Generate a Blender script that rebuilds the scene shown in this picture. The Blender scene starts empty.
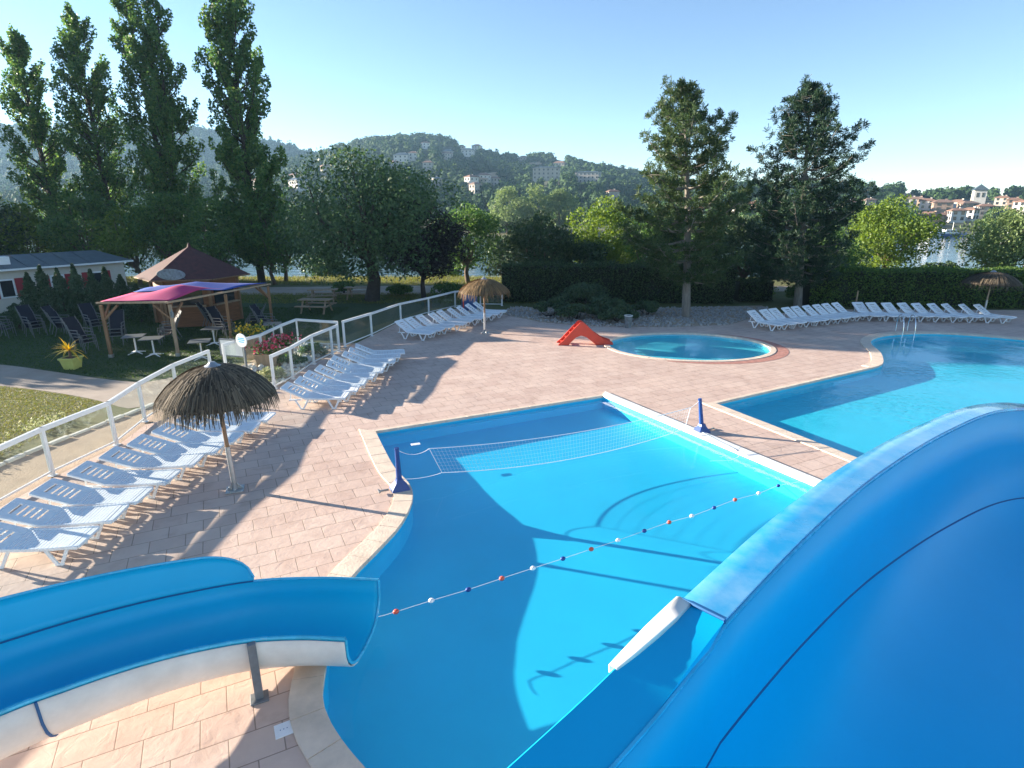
import bpy, bmesh, math, random
import numpy as np
from mathutils import Vector, Matrix

R = math.radians
PI = math.pi
scene = bpy.context.scene
COL = scene.collection
random.seed(7)

# ------------------------------------------------------------------ survey of the place
# eye height and tilt of the camera, used to turn measured bearings into ground positions (metres)
EYE = 5.5
FOC = 577.0
TILT = math.atan((384 - 210) / FOC)
CT, ST = math.cos(TILT), math.sin(TILT)


def G(px, py, z=0.0):
    x = (px - 512) / FOC
    y = (384 - py) / FOC
    dn = ST - y * CT
    fw = CT + y * ST
    t = (EYE - z) / dn
    return Vector((x * t, fw * t, z))


def at_depth(px, py, Y):
    x = (px - 512) / FOC
    y = (384 - py) / FOC
    dn = ST - y * CT
    fw = CT + y * ST
    t = Y / fw
    return Vector((x * t, Y, EYE - dn * t))


def spot(px, Y, z=0.0):
    d = Y * CT + (EYE - z) * ST
    return ((px - 512) / FOC * d, Y)


# ------------------------------------------------------------------ materials
def nt(m):
    m.use_nodes = True
    n = m.node_tree
    n.nodes.clear()
    return n, n.nodes, n.links


def M(name, col, rough=0.5, var=0.0, vscale=4.0, col2=None, bump=0.0, bscale=40.0, metallic=0.0, spec=0.5,
      coat=0.0, rvar=0.0, stretch=None, ramp=(.32, .68)):
    m = bpy.data.materials.new(name)
    n, N, L = nt(m)
    out = N.new('ShaderNodeOutputMaterial')
    b = N.new('ShaderNodeBsdfPrincipled')
    L.new(b.outputs[0], out.inputs[0])
    b.inputs['Base Color'].default_value = (*col, 1)
    b.inputs['Roughness'].default_value = rough
    b.inputs['Metallic'].default_value = metallic
    b.inputs['Specular IOR Level'].default_value = spec
    b.inputs['Coat Weight'].default_value = coat
    tc = N.new('ShaderNodeTexCoord')
    co = tc.outputs['Object']
    if stretch:
        mp = N.new('ShaderNodeMapping')
        mp.inputs['Scale'].default_value = stretch
        L.new(co, mp.inputs[0])
        co = mp.outputs[0]
    if var > 0 or col2:
        t = N.new('ShaderNodeTexNoise')
        t.inputs['Scale'].default_value = vscale
        t.inputs['Detail'].default_value = 6
        t.inputs['Roughness'].default_value = .62
        L.new(co, t.inputs['Vector'])
        r = N.new('ShaderNodeValToRGB')
        r.color_ramp.elements[0].position = ramp[0]
        r.color_ramp.elements[1].position = ramp[1]
        a = col2 if col2 else tuple(max(0, c * (1 - var)) for c in col)
        c2 = col if col2 else tuple(min(1, c * (1 + var)) for c in col)
        r.color_ramp.elements[0].color = (*a, 1)
        r.color_ramp.elements[1].color = (*c2, 1)
        L.new(t.outputs['Fac'], r.inputs[0])
        L.new(r.outputs[0], b.inputs['Base Color'])
    if rvar > 0:
        t = N.new('ShaderNodeTexNoise')
        t.inputs['Scale'].default_value = vscale * 1.7
        t.inputs['Detail'].default_value = 5
        L.new(co, t.inputs['Vector'])
        mr = N.new('ShaderNodeMapRange')
        mr.inputs[1].default_value = .35
        mr.inputs[2].default_value = .65
        mr.inputs[3].default_value = max(0.02, rough - rvar)
        mr.inputs[4].default_value = min(1, rough + rvar)
        L.new(t.outputs['Fac'], mr.inputs[0])
        L.new(mr.outputs[0], b.inputs['Roughness'])
    if bump > 0:
        t = N.new('ShaderNodeTexNoise')
        t.inputs['Scale'].default_value = bscale
        t.inputs['Detail'].default_value = 5
        L.new(co, t.inputs['Vector'])
        bp = N.new('ShaderNodeBump')
        bp.inputs['Strength'].default_value = bump
        bp.inputs['Distance'].default_value = .02
        L.new(t.outputs['Fac'], bp.inputs['Height'])
        L.new(bp.outputs[0], b.inputs['Normal'])
    return m


def leaf_mat(name, cols, trans=0.3, rough=0.55):
    m = bpy.data.materials.new(name)
    n, N, L = nt(m)
    out = N.new('ShaderNodeOutputMaterial')
    geo = N.new('ShaderNodeNewGeometry')
    r = N.new('ShaderNodeValToRGB')
    el = r.color_ramp.elements
    while len(el) < len(cols):
        el.new(.5)
    for i, c in enumerate(cols):
        el[i].position = i / (len(cols) - 1)
        el[i].color = (*c, 1)
    L.new(geo.outputs['Random Per Island'], r.inputs[0])
    b = N.new('ShaderNodeBsdfPrincipled')
    b.inputs['Roughness'].default_value = rough
    b.inputs['Specular IOR Level'].default_value = .3
    L.new(r.outputs[0], b.inputs['Base Color'])
    t = N.new('ShaderNodeBsdfTranslucent')
    hs = N.new('ShaderNodeHueSaturation')
    hs.inputs['Saturation'].default_value = 1.15
    hs.inputs['Value'].default_value = 1.7
    hs.inputs['Hue'].default_value = .485
    L.new(r.outputs[0], hs.inputs['Color'])
    L.new(hs.outputs[0], t.inputs[0])
    mx = N.new('ShaderNodeMixShader')
    mx.inputs[0].default_value = trans
    L.new(b.outputs[0], mx.inputs[1])
    L.new(t.outputs[0], mx.inputs[2])
    L.new(mx.outputs[0], out.inputs[0])
    return m


def water_mat(name, tint, bscale, strength, patch=False):
    m = bpy.data.materials.new(name)
    n, N, L = nt(m)
    out = N.new('ShaderNodeOutputMaterial')
    tr = N.new('ShaderNodeBsdfTransparent')
    tr.inputs[0].default_value = (*tint, 1)
    gl = N.new('ShaderNodeBsdfGlossy')
    gl.inputs['Roughness'].default_value = .02
    fr = N.new('ShaderNodeFresnel')
    # the surface is one sheet: seen from below the index is inverted back so that light passes both ways alike
    ge = N.new('ShaderNodeNewGeometry')
    io = N.new('ShaderNodeMapRange')
    io.inputs[3].default_value = 1.33
    io.inputs[4].default_value = 1 / 1.33
    L.new(ge.outputs['Backfacing'], io.inputs[0])
    L.new(io.outputs[0], fr.inputs[0])
    tc = N.new('ShaderNodeTexCoord')
    a = N.new('ShaderNodeTexNoise')
    a.inputs['Scale'].default_value = bscale
    a.inputs['Detail'].default_value = 3
    a.inputs['Distortion'].default_value = .6
    L.new(tc.outputs['Object'], a.inputs['Vector'])
    h = a.outputs['Fac']
    if patch:
        p = N.new('ShaderNodeTexNoise')
        p.inputs['Scale'].default_value = .28
        p.inputs['Detail'].default_value = 2
        L.new(tc.outputs['Object'], p.inputs['Vector'])
        mr = N.new('ShaderNodeMapRange')
        mr.inputs[1].default_value = .46
        mr.inputs[2].default_value = .62
        mr.inputs[3].default_value = .12
        mr.inputs[4].default_value = 1.0
        L.new(p.outputs['Fac'], mr.inputs[0])
        mu = N.new('ShaderNodeMath')
        mu.operation = 'MULTIPLY'
        L.new(mr.outputs[0], mu.inputs[0])
        L.new(h, mu.inputs[1])
        h = mu.outputs[0]
    bp = N.new('ShaderNodeBump')
    bp.inputs['Strength'].default_value = strength
    bp.inputs['Distance'].default_value = .05
    L.new(h, bp.inputs['Height'])
    L.new(bp.outputs[0], gl.inputs['Normal'])
    L.new(bp.outputs[0], fr.inputs['Normal'])
    mx = N.new('ShaderNodeMixShader')
    L.new(fr.outputs[0], mx.inputs[0])
    L.new(tr.outputs[0], mx.inputs[1])
    L.new(gl.outputs[0], mx.inputs[2])
    L.new(mx.outputs[0], out.inputs[0])
    return m


def glass_mat(name, tint, white, wcol=(.75, .8, .8)):
    m = bpy.data.materials.new(name)
    n, N, L = nt(m)
    out = N.new('ShaderNodeOutputMaterial')
    tr = N.new('ShaderNodeBsdfTransparent')
    tr.inputs[0].default_value = (*tint, 1)
    gl = N.new('ShaderNodeBsdfGlossy')
    gl.inputs['Roughness'].default_value = .06
    mx = N.new('ShaderNodeMixShader')
    mx.inputs[0].default_value=.06
    L.new(tr.outputs[0], mx.inputs[1])
    L.new(gl.outputs[0], mx.inputs[2])
    df = N.new('ShaderNodeBsdfDiffuse')
    df.inputs[0].default_value = (*wcol, 1)
    tc = N.new('ShaderNodeTexCoord')
    t = N.new('ShaderNodeTexNoise')
    t.inputs['Scale'].default_value = 1.6
    t.inputs['Detail'].default_value = 5
    L.new(tc.outputs['Object'], t.inputs['Vector'])
    mr = N.new('ShaderNodeMapRange')
    mr.inputs[1].default_value = .4
    mr.inputs[2].default_value = .7
    mr.inputs[3].default_value = white * .4
    mr.inputs[4].default_value = white * 1.6
    L.new(t.outputs['Fac'], mr.inputs[0])
    m2 = N.new('ShaderNodeMixShader')
    L.new(mr.outputs[0], m2.inputs[0])
    L.new(mx.outputs[0], m2.inputs[1])
    L.new(df.outputs[0], m2.inputs[2])
    L.new(m2.outputs[0], out.inputs[0])
    return m


def paver_mat():
    m = bpy.data.materials.new('terracotta stone paving')
    n, N, L = nt(m)
    out = N.new('ShaderNodeOutputMaterial')
    b = N.new('ShaderNodeBsdfPrincipled')
    b.inputs['Roughness'].default_value = .72
    b.inputs['Specular IOR Level'].default_value = .35
    L.new(b.outputs[0], out.inputs[0])
    tc = N.new('ShaderNodeTexCoord')
    mp = N.new('ShaderNodeMapping')
    mp.inputs['Rotation'].default_value = (0, 0, R(-26.8))
    L.new(tc.outputs['Object'], mp.inputs[0])
    br = N.new('ShaderNodeTexBrick')
    br.offset = .5
    br.inputs['Scale'].default_value = 1
    br.inputs['Brick Width'].default_value = .545
    br.inputs['Row Height'].default_value = .41
    br.inputs['Mortar Size'].default_value = .0075
    br.inputs['Mortar Smooth'].default_value = .25
    br.inputs['Bias'].default_value = -.1
    br.inputs['Color1'].default_value = (.60, .455, .385, 1)
    br.inputs['Color2'].default_value = (.555, .405, .34, 1)
    br.inputs['Mortar'].default_value = (.31, .225, .18, 1)
    L.new(mp.outputs[0], br.inputs['Vector'])
    # broad wear and stains
    t = N.new('ShaderNodeTexNoise')
    t.inputs['Scale'].default_value = .7
    t.inputs['Detail'].default_value = 8
    t.inputs['Roughness'].default_value = .65
    L.new(tc.outputs['Object'], t.inputs['Vector'])
    r = N.new('ShaderNodeValToRGB')
    r.color_ramp.elements[0].position = .3
    r.color_ramp.elements[0].color = (.87, .85, .85, 1)
    r.color_ramp.elements[1].position = .7
    r.color_ramp.elements[1].color = (1.12, 1.14, 1.12, 1)
    L.new(t.outputs['Fac'], r.inputs[0])
    mx = N.new('ShaderNodeMix')
    mx.data_type = 'RGBA'
    mx.blend_type = 'MULTIPLY'
    mx.inputs[0].default_value = 1
    L.new(br.outputs['Color'], mx.inputs[6])
    L.new(r.outputs[0], mx.inputs[7])
    # darker damp spots
    t3 = N.new('ShaderNodeTexNoise')
    t3.inputs['Scale'].default_value = 2.6
    t3.inputs['Detail'].default_value = 6
    L.new(tc.outputs['Object'], t3.inputs['Vector'])
    r3 = N.new('ShaderNodeValToRGB')
    r3.color_ramp.elements[0].position = .33
    r3.color_ramp.elements[0].color = (.78, .74, .72, 1)
    r3.color_ramp.elements[1].position = .47
    r3.color_ramp.elements[1].color = (1, 1, 1, 1)
    L.new(t3.outputs['Fac'], r3.inputs[0])
    m2 = N.new('ShaderNodeMix')
    m2.data_type = 'RGBA'
    m2.blend_type = 'MULTIPLY'
    m2.inputs[0].default_value = .55
    L.new(mx.outputs[2], m2.inputs[6])
    L.new(r3.outputs[0], m2.inputs[7])
    L.new(m2.outputs[2], b.inputs['Base Color'])
    # cleft relief
    t2 = N.new('ShaderNodeTexNoise')
    t2.inputs['Scale'].default_value = 5.5
    t2.inputs['Detail'].default_value = 4
    t2.inputs['Distortion'].default_value = 1.2
    L.new(tc.outputs['Object'], t2.inputs['Vector'])
    ad = N.new('ShaderNodeMath')
    ad.operation = 'MULTIPLY_ADD'
    ad.inputs[1].default_value = -1.6
    L.new(br.outputs['Fac'], ad.inputs[0])
    L.new(t2.outputs['Fac'], ad.inputs[2])
    bp = N.new('ShaderNodeBump')
    bp.inputs['Strength'].default_value = .5
    bp.inputs['Distance'].default_value = .013
    L.new(ad.outputs[0], bp.inputs['Height'])
    L.new(bp.outputs[0], b.inputs['Normal'])
    return m


MAT = dict(
    paver=paver_mat(),
    coping=M('sandstone coping', (.66, .54, .43), .75, .14, 3, bump=.3, bscale=25),
    white_coping=M('white coping', (.80, .80, .78), .5, .06, 4),
    liner=M('pool liner', (.03, .56, .80), .45, .05, .6),
    liner_turquoise=M('turquoise pool liner', (.06, .66, .82), .45, .05, .6),
    liner_pale=M('pale pool liner', (.16, .74, .84), .45, .05, .6),
    pool=water_mat('pool water', (.78, .965, 1.0), 5.5, .2, True),
    rippled=water_mat('rippled pool water', (.74, .965, .99), 4.5, .6, True),
    white=M('white resin', (.78, .80, .82), .42, .05, 6),
    frame_grey=M('grey chair tube', (.13, .145, .155), .45, .1, 5),
    white_paint=M('white powder coat', (.78, .79, .78), .35, .05, 5),
    blue_gel=M('blue gelcoat', (.001, .43, .72), .42, .04, .9, spec=.25),
    blue_lip=M('pale blue gelcoat', (.05, .46, .70), .2, .14, 5, coat=.4, rvar=.16),  # lips and edges drawn in a paler blue than the chutes
    blue_flange=M('weathered blue flange', (.010, .29, .58), .2, vscale=2.6, col2=(.16, .40, .63), coat=.4, rvar=.10, ramp=(.36, .62)),
    white_gel=M('white gelcoat', (.74, .71, .66), .4, .10, 2.5),
    seam=M('dark joint sealant', (.006, .10, .27), .6),
    steel=M('galvanised steel', (.42, .43, .44), .42, .15, 8, metallic=.85),
    grey_steel=M('grey painted steel', (.16, .18, .20), .5, .2, 6),
    chrome=M('polished stainless steel', (.75, .76, .77), .12, metallic=1.0),
    navy=M('navy plastic', (.008, .05, .22), .4, .1, 6),
    red_plastic=M('orange red plastic', (.60, .055, .03), .4, .06, 4),
    wood=M('larch post', (.23, .13, .068), .65, .25, 3, bump=.25, bscale=30, stretch=(6, 6, .6)),
    pale_wood=M('weathered timber', (.36, .26, .17), .7, .2, 3, bump=.2, bscale=30, stretch=(5, 5, .7)),
    cabin_wood=M('varnished pine boards', (.20, .082, .034), .55, .25, 2, bump=.2, bscale=20, stretch=(.6, .6, 7)),
    straw=leaf_mat('dry thatch', [(.030, .025, .020), (.075, .058, .04), (.20, .16, .11), (.05, .042, .034), (.13, .105, .075)], .10, .85),
    straw_gold=leaf_mat('golden thatch', [(.12, .075, .035), (.20, .125, .06), (.27, .18, .09), (.14, .095, .05)], .12, .8),
    straw_core=M('thatch underside', (.09, .07, .05), .9, .3, 10),
    glass=glass_mat('fence glass', (.93, .96, .95), .022),
    cream=M('cream cladding', (.60, .55, .47), .6, .06, 3),
    shutter=M('red shutter', (.30, .02, .03), .5, .1, 4),
    window=M('window glass', (.02, .025, .03), .08, spec=.8),
    roof_slate=M('blue grey roof panel', (.06, .085, .10), .45, .2, 3),
    roof_red=M('dark red shingle', (.065, .016, .015), .75, .3, 5, bump=.5, bscale=14),
    sign_grey=M('grey sign board', (.17, .20, .21), .5, .4, 7),
    sail_pink=M('magenta canvas', (.44, .03, .14), .8, .08, 3),
    sail_blue=M('blue canvas', (.012, .055, .30), .8, .08, 3),
    navy_sling=M('navy sling fabric', (.006, .009, .022), .8, .2, 8),
    table_top=M('grey table top', (.13, .145, .15), .4, .1, 5),
    pot=M('yellow green pot', (.50, .50, .14), .5, .1, 4),
    soil=M('soil', (.06, .04, .03), .9, .3, 9),
    bark=M('brown bark', (.12, .085, .06), .9, .3, 6, bump=.8, bscale=18, stretch=(2, 2, .5)),
    bark_grey=M('grey bark', (.19, .17, .145), .9, .25, 6, bump=.8, bscale=18, stretch=(2, 2, .5)),
    bark_dark=M('dark bark', (.045, .035, .03), .9, .3, 6, bump=.8, bscale=18),
    sand=M('sandy soil', (.44, .33, .235), .95, vscale=2.2, col2=(.34, .25, .18), bump=.5, bscale=30),
    path=M('gravel path', (.40, .33, .27), .95, vscale=1.2, col2=(.31, .25, .20), bump=.4, bscale=40),
    stone=M('pale stones', (.33, .31, .29), .85, .3, 4, bump=.4, bscale=10),
    curb=M('white edging stone', (.62, .60, .54), .8, .15, 4),
    lawn=M('shaded lawn', (.026, .060, .014), .95, vscale=1.3, col2=(.040, .072, .018), bump=.6, bscale=60),  # terrace shade is put into this darker green, unlike the sunlit turf
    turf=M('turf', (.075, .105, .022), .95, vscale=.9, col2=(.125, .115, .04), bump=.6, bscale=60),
    net=M('white net cord', (.80, .82, .84), .7),
    float_red=M('red float', (.62, .10, .06), .4),
    float_white=M('white float', (.80, .80, .80), .4),
    float_blue=M('blue float', (.01, .05, .25), .4),
    brick=M('red brick paving', (.42, .20, .16), .8, .25, 6, bump=.3, bscale=20),
    render_wall=M('rendered wall', (.40, .36, .31), .85, .08, .6),
    render_white=M('white rendered wall', (.58, .55, .50), .85, .06, .6),
    render_pink=M('ochre rendered wall', (.38, .27, .20), .85, .1, .6),
    tiles=M('terracotta roof tiles', (.22, .125, .088), .85, .25, 1.2),
    tiles_brown=M('brown roof tiles', (.20, .13, .10), .85, .25, 1.2),
    boat_white=M('white boat hull', (.75, .76, .76), .3, .05, 3),
    boat_blue=M('blue boat hull', (.05, .11, .26), .35, .1, 3),
    dry_field=M('dry field', (.42, .27, .15), .95, .2, .05),
    bluebin=M('blue cabinet', (.02, .08, .22), .5, .1, 3),
    rope=M('white rope', (.55, .62, .66), .8),
    flower_red=leaf_mat('red petals', [(.55, .03, .05), (.7, .12, .18), (.75, .3, .35)], .2),
    flower_yellow=leaf_mat('yellow petals', [(.6, .4, .03), (.7, .5, .06), (.2, .25, .04)], .2),
    # foliage
    L_poplar=leaf_mat('poplar leaves', [(0.037, 0.100, 0.035), (0.073, 0.159, 0.049), (0.135, 0.210, 0.059), (0.055, 0.124, 0.041)], .36),
    L_willow=leaf_mat('willow leaves', [(0.034, 0.076, 0.036), (0.060, 0.116, 0.049), (0.096, 0.156, 0.066)], .26),
    L_plum=leaf_mat('purple plum leaves', [(0.010, 0.010, 0.014), (0.018, 0.014, 0.018), (0.026, 0.022, 0.024)], .12),
    L_green=leaf_mat('green leaves', [(0.036, 0.091, 0.030), (0.073, 0.149, 0.040), (0.122, 0.202, 0.053)], .32),
    L_dark=leaf_mat('dark leaves', [(0.025, 0.053, 0.025), (0.047, 0.082, 0.036), (0.075, 0.118, 0.047)], .25),
    L_lime=leaf_mat('yellow green leaves', [(0.076, 0.138, 0.025), (0.117, 0.186, 0.033), (0.172, 0.235, 0.044)], .36),
    L_pale=leaf_mat('pale green leaves', [(0.107, 0.160, 0.068), (0.152, 0.212, 0.084), (0.189, 0.251, 0.091)], .34),
    L_pine=leaf_mat('pine needles', [(0.023, 0.056, 0.023), (0.048, 0.090, 0.033), (0.090, 0.127, 0.046), (0.036, 0.071, 0.028)], .22),
    L_pine_dark=leaf_mat('blue green pine needles', [(0.013, 0.037, 0.022), (0.025, 0.060, 0.032), (0.046, 0.082, 0.038)], .18),
    L_hedge=leaf_mat('hedge leaves', [(0.037, 0.083, 0.024), (0.073, 0.138, 0.035), (0.138, 0.208, 0.045)], .3),
    L_cypress=leaf_mat('cypress sprays', [(0.029, 0.065, 0.033), (0.051, 0.094, 0.043), (0.072, 0.114, 0.057)], .15),
    L_juniper=leaf_mat('juniper sprays', [(0.029, 0.061, 0.036), (0.051, 0.094, 0.047), (0.081, 0.126, 0.053)], .15),
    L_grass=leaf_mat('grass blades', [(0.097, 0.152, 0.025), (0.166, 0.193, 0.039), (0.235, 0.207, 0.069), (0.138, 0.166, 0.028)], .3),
    L_lawn=leaf_mat('lawn blades', [(0.025, 0.060, 0.012), (0.043, 0.086, 0.017), (0.068, 0.111, 0.025)], .3),  # blades darkened too, carrying the shade of the terrace
    L_weed=leaf_mat('pale weed leaves', [(.16, .20, .09), (.24, .27, .15), (.32, .33, .22)], .3),
    core=M('dark hedge filling', (.012, .018, .010), .95),
    wood_far=leaf_mat('woodland canopy', [(0.013, 0.035, 0.012), (0.023, 0.053, 0.016), (0.034, 0.068, 0.019)], .0, .9),
    wood_dark=leaf_mat('dark woodland leaves', [(0.013, 0.037, 0.013), (0.021, 0.053, 0.017), (0.030, 0.065, 0.019)], .1, .9),
    wood_mid=leaf_mat('woodland leaves', [(0.023, 0.055, 0.017), (0.034, 0.075, 0.021), (0.044, 0.088, 0.025)], .1, .9),
    wood_light=leaf_mat('light woodland leaves', [(0.040, 0.083, 0.021), (0.057, 0.110, 0.028), (0.074, 0.125, 0.034)], .1, .9),
    hill=M('wooded hillside', (.028, .044, .018), .95, vscale=.012, col2=(.055, .062, .028)),
    bank=M('river bank', (.11, .12, .05), .95, vscale=.06, col2=(.20, .17, .09)),
)


def river_mat():
    m = M('river water', (.02, .055, .065), .06, spec=.6)
    N, L = m.node_tree.nodes, m.node_tree.links
    b = next(x for x in N if x.type == 'BSDF_PRINCIPLED')
    tc = N.new('ShaderNodeTexCoord')
    mp = N.new('ShaderNodeMapping')
    mp.inputs['Scale'].default_value = (.35, 1.0, 1)
    L.new(tc.outputs['Object'], mp.inputs[0])
    t = N.new('ShaderNodeTexNoise')
    t.inputs['Scale'].default_value = .9
    t.inputs['Detail'].default_value = 4
    L.new(mp.outputs[0], t.inputs['Vector'])
    bp = N.new('ShaderNodeBump')
    bp.inputs['Strength'].default_value = .35
    bp.inputs['Distance'].default_value = .25
    L.new(t.outputs['Fac'], bp.inputs['Height'])
    L.new(bp.outputs[0], b.inputs['Normal'])
    return m


MAT['river'] = river_mat()


# ------------------------------------------------------------------ building helpers
def tag(o, label=None, cat=None, group=None, kind=None):
    if label:
        o['label'] = label
    if cat:
        o['category'] = cat
    if group:
        o['group'] = group
    if kind:
        o['kind'] = kind
    return o


def empty(name, loc=(0, 0, 0), rz=0.0, label=None, cat=None, group=None):
    o = bpy.data.objects.new(name, None)
    COL.objects.link(o)
    o.location = loc
    o.rotation_euler = (0, 0, rz)
    o.empty_display_size = .2
    return tag(o, label, cat, group)


class MB:
    """collects shapes and links them as one mesh object"""

    def __init__(s):
        s.v, s.f = [], []

    def add(s, vs, fs):
        k = len(s.v)
        s.v += [tuple(v) for v in vs]
        s.f += [tuple(i + k for i in f) for f in fs]
        return s

    def box(s, c, d, rot=None):
        x, y, z = d[0] / 2, d[1] / 2, d[2] / 2
        vs = [Vector(p) for p in
              [(-x, -y, -z), (x, -y, -z), (x, y, -z), (-x, y, -z), (-x, -y, z), (x, -y, z), (x, y, z), (-x, y, z)]]
        if rot is not None:
            vs = [rot @ v for v in vs]
        c = Vector(c)
        return s.add([v + c for v in vs],
                     [(0, 3, 2, 1), (4, 5, 6, 7), (0, 1, 5, 4), (1, 2, 6, 5), (2, 3, 7, 6), (3, 0, 4, 7)])

    def bar(s, a, b, w, h, up=(0, 0, 1)):
        a, b = Vector(a), Vector(b)
        d = b - a
        z = d.normalized()
        u = Vector(up)
        x = u.cross(z)
        if x.length < 1e-5:
            x = Vector((1, 0, 0)).cross(z)
        x.normalize()
        y = z.cross(x)
        rot = Matrix((x, y, z)).transposed()
        return s.box((a + b) / 2, (w, h, d.length), rot)

    def tube(s, pts, rad, n=10, cap=True):
        pts = [Vector(p) for p in pts]
        if not isinstance(rad, (list, tuple)):
            rad = [rad] * len(pts)
        vs, fs = [], []
        x = None
        for i, p in enumerate(pts):
            d = (pts[min(i + 1, len(pts) - 1)] - pts[max(i - 1, 0)])
            d = d.normalized() if d.length > 1e-9 else Vector((0, 0, 1))
            if x is None:
                x = d.orthogonal().normalized()
            x = (x - d * x.dot(d))
            x = x.normalized() if x.length > 1e-6 else d.orthogonal().normalized()
            y = d.cross(x)
            for k in range(n):
                a = 2 * PI * k / n
                vs.append(p + (x * math.cos(a) + y * math.sin(a)) * rad[i])
        for i in range(len(pts) - 1):
            for k in range(n):
                a, b = i * n + k, i * n + (k + 1) % n
                fs.append((a, b, b + n, a + n))
        if cap:
            fs.append(tuple(range(n - 1, -1, -1)))
            fs.append(tuple(range((len(pts) - 1) * n, len(pts) * n)))
        return s.add(vs, fs)

    def lathe(s, prof, c=(0, 0, 0), n=20, cap=True):
        vs, fs = [], []
        for r, z in prof:
            for k in range(n):
                a = 2 * PI * k / n
                vs.append((c[0] + r * math.cos(a), c[1] + r * math.sin(a), c[2] + z))
        for i in range(len(prof) - 1):
            for k in range(n):
                a, b = i * n + k, i * n + (k + 1) % n
                fs.append((a, b, b + n, a + n))
        if cap:
            fs.append(tuple(range(n - 1, -1, -1)))
            fs.append(tuple(range((len(prof) - 1) * n, len(prof) * n)))
        return s.add(vs, fs)

    def prism(s, pts, z0, z1):
        n = len(pts)
        vs = [(p[0], p[1], z0) for p in pts] + [(p[0], p[1], z1) for p in pts]
        fs = [tuple(range(n - 1, -1, -1)), tuple(range(n, 2 * n))]
        fs += [(i, (i + 1) % n, (i + 1) % n + n, i + n) for i in range(n)]
        return s.add(vs, fs)

    def extrude(s, pts, vec):
        n = len(pts)
        vec = Vector(vec)
        vs = [Vector(p) for p in pts] + [Vector(p) + vec for p in pts]
        fs = [tuple(range(n - 1, -1, -1)), tuple(range(n, 2 * n))]
        fs += [(i, (i + 1) % n, (i + 1) % n + n, i + n) for i in range(n)]
        return s.add(vs, fs)

    def grid(s, rows, close=False):
        m, n = len(rows), len(rows[0])
        fs = []
        for i in range(m - 1):
            for k in range(n - (0 if close else 1)):
                a, b = i * n + k, i * n + (k + 1) % n
                fs.append((a, b, b + n, a + n))
        return s.add([p for r in rows for p in r], fs)

    def build(s, name, mat, parent=None, smooth=False, bevel=0.0, solid=0.0, kind=None):
        me = bpy.data.meshes.new(name)
        me.from_pydata(s.v, [], s.f)
        bm = bmesh.new()
        bm.from_mesh(me)
        bmesh.ops.recalc_face_normals(bm, faces=bm.faces)
        bm.to_mesh(me)
        bm.free()
        me.materials.append(mat if not isinstance(mat, str) else MAT[mat])
        if smooth:
            me.polygons.foreach_set('use_smooth', [True] * len(me.polygons))
        o = bpy.data.objects.new(name, me)
        COL.objects.link(o)
        if parent is not None:
            o.parent = parent
        if solid:
            md = o.modifiers.new('thickness', 'SOLIDIFY')
            md.thickness = solid
            md.offset = 0
        if bevel:
            md = o.modifiers.new('edge', 'BEVEL')
            md.width = bevel
            md.segments = 2
            md.limit_method = 'ANGLE'
        if smooth:
            me.set_sharp_from_angle(angle=R(42))
        if kind:
            o['kind'] = kind
        return o


def np_mesh(name, V, F, mat, parent=None, smooth=False):
    """V (n,3) float, F (m,k) int with k corners each"""
    me = bpy.data.meshes.new(name)
    V = np.asarray(V, np.float32)
    F = np.asarray(F, np.int32)
    k = F.shape[1]
    me.vertices.add(len(V))
    me.vertices.foreach_set('co', V.ravel())
    me.loops.add(F.size)
    me.loops.foreach_set('vertex_index', F.ravel())
    me.polygons.add(len(F))
    me.polygons.foreach_set('loop_start', np.arange(0, F.size, k, dtype=np.int32))
    me.polygons.foreach_set('loop_total', np.full(len(F), k, np.int32))
    if smooth:
        me.polygons.foreach_set('use_smooth', np.ones(len(F), bool))
    me.update(calc_edges=True)
    me.materials.append(MAT[mat] if isinstance(mat, str) else mat)
    o = bpy.data.objects.new(name, me)
    COL.objects.link(o)
    if parent is not None:
        o.parent = parent
    return o


def copy_tree(o, parent=None):
    c = o.copy()
    COL.objects.link(c)
    if parent is not None:
        c.parent = parent
    for ch in list(o.children):
        copy_tree(ch, c)
    return c


def smooth_line(pts, step=0.25, closed=False):
    pts = [Vector(p) for p in pts]
    n = len(pts)
    out = []
    rng = range(n) if closed else range(n - 1)
    for i in rng:
        if closed:
            p0, p1, p2, p3 = pts[(i - 1) % n], pts[i], pts[(i + 1) % n], pts[(i + 2) % n]
        else:
            p1, p2 = pts[i], pts[i + 1]
            p0 = pts[i - 1] if i > 0 else p1 * 2 - p2
            p3 = pts[i + 2] if i + 2 < n else p2 * 2 - p1
        k = max(1, int((p2 - p1).length / step))
        for j in range(k):
            t = j / k
            out.append(.5 * ((2 * p1) + (p2 - p0) * t + (2 * p0 - 5 * p1 + 4 * p2 - p3) * t * t +
                             (3 * p1 - p0 - 3 * p2 + p3) * t ** 3))
    if not closed:
        out.append(pts[-1])
    return out


def resample(pts, n):
    pts = [Vector(p) for p in pts]
    d = [0]
    for a, b in zip(pts, pts[1:]):
        d.append(d[-1] + (b - a).length)
    out = []
    j = 0
    for i in range(n):
        s = d[-1] * i / (n - 1)
        while j < len(pts) - 2 and d[j + 1] < s:
            j += 1
        L = d[j + 1] - d[j]
        out.append(pts[j].lerp(pts[j + 1], 0 if L < 1e-9 else (s - d[j]) / L))
    return out


def area(poly):
    return .5 * sum(a[0] * b[1] - b[0] * a[1] for a, b in zip(poly, poly[1:] + poly[:1]))


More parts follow.
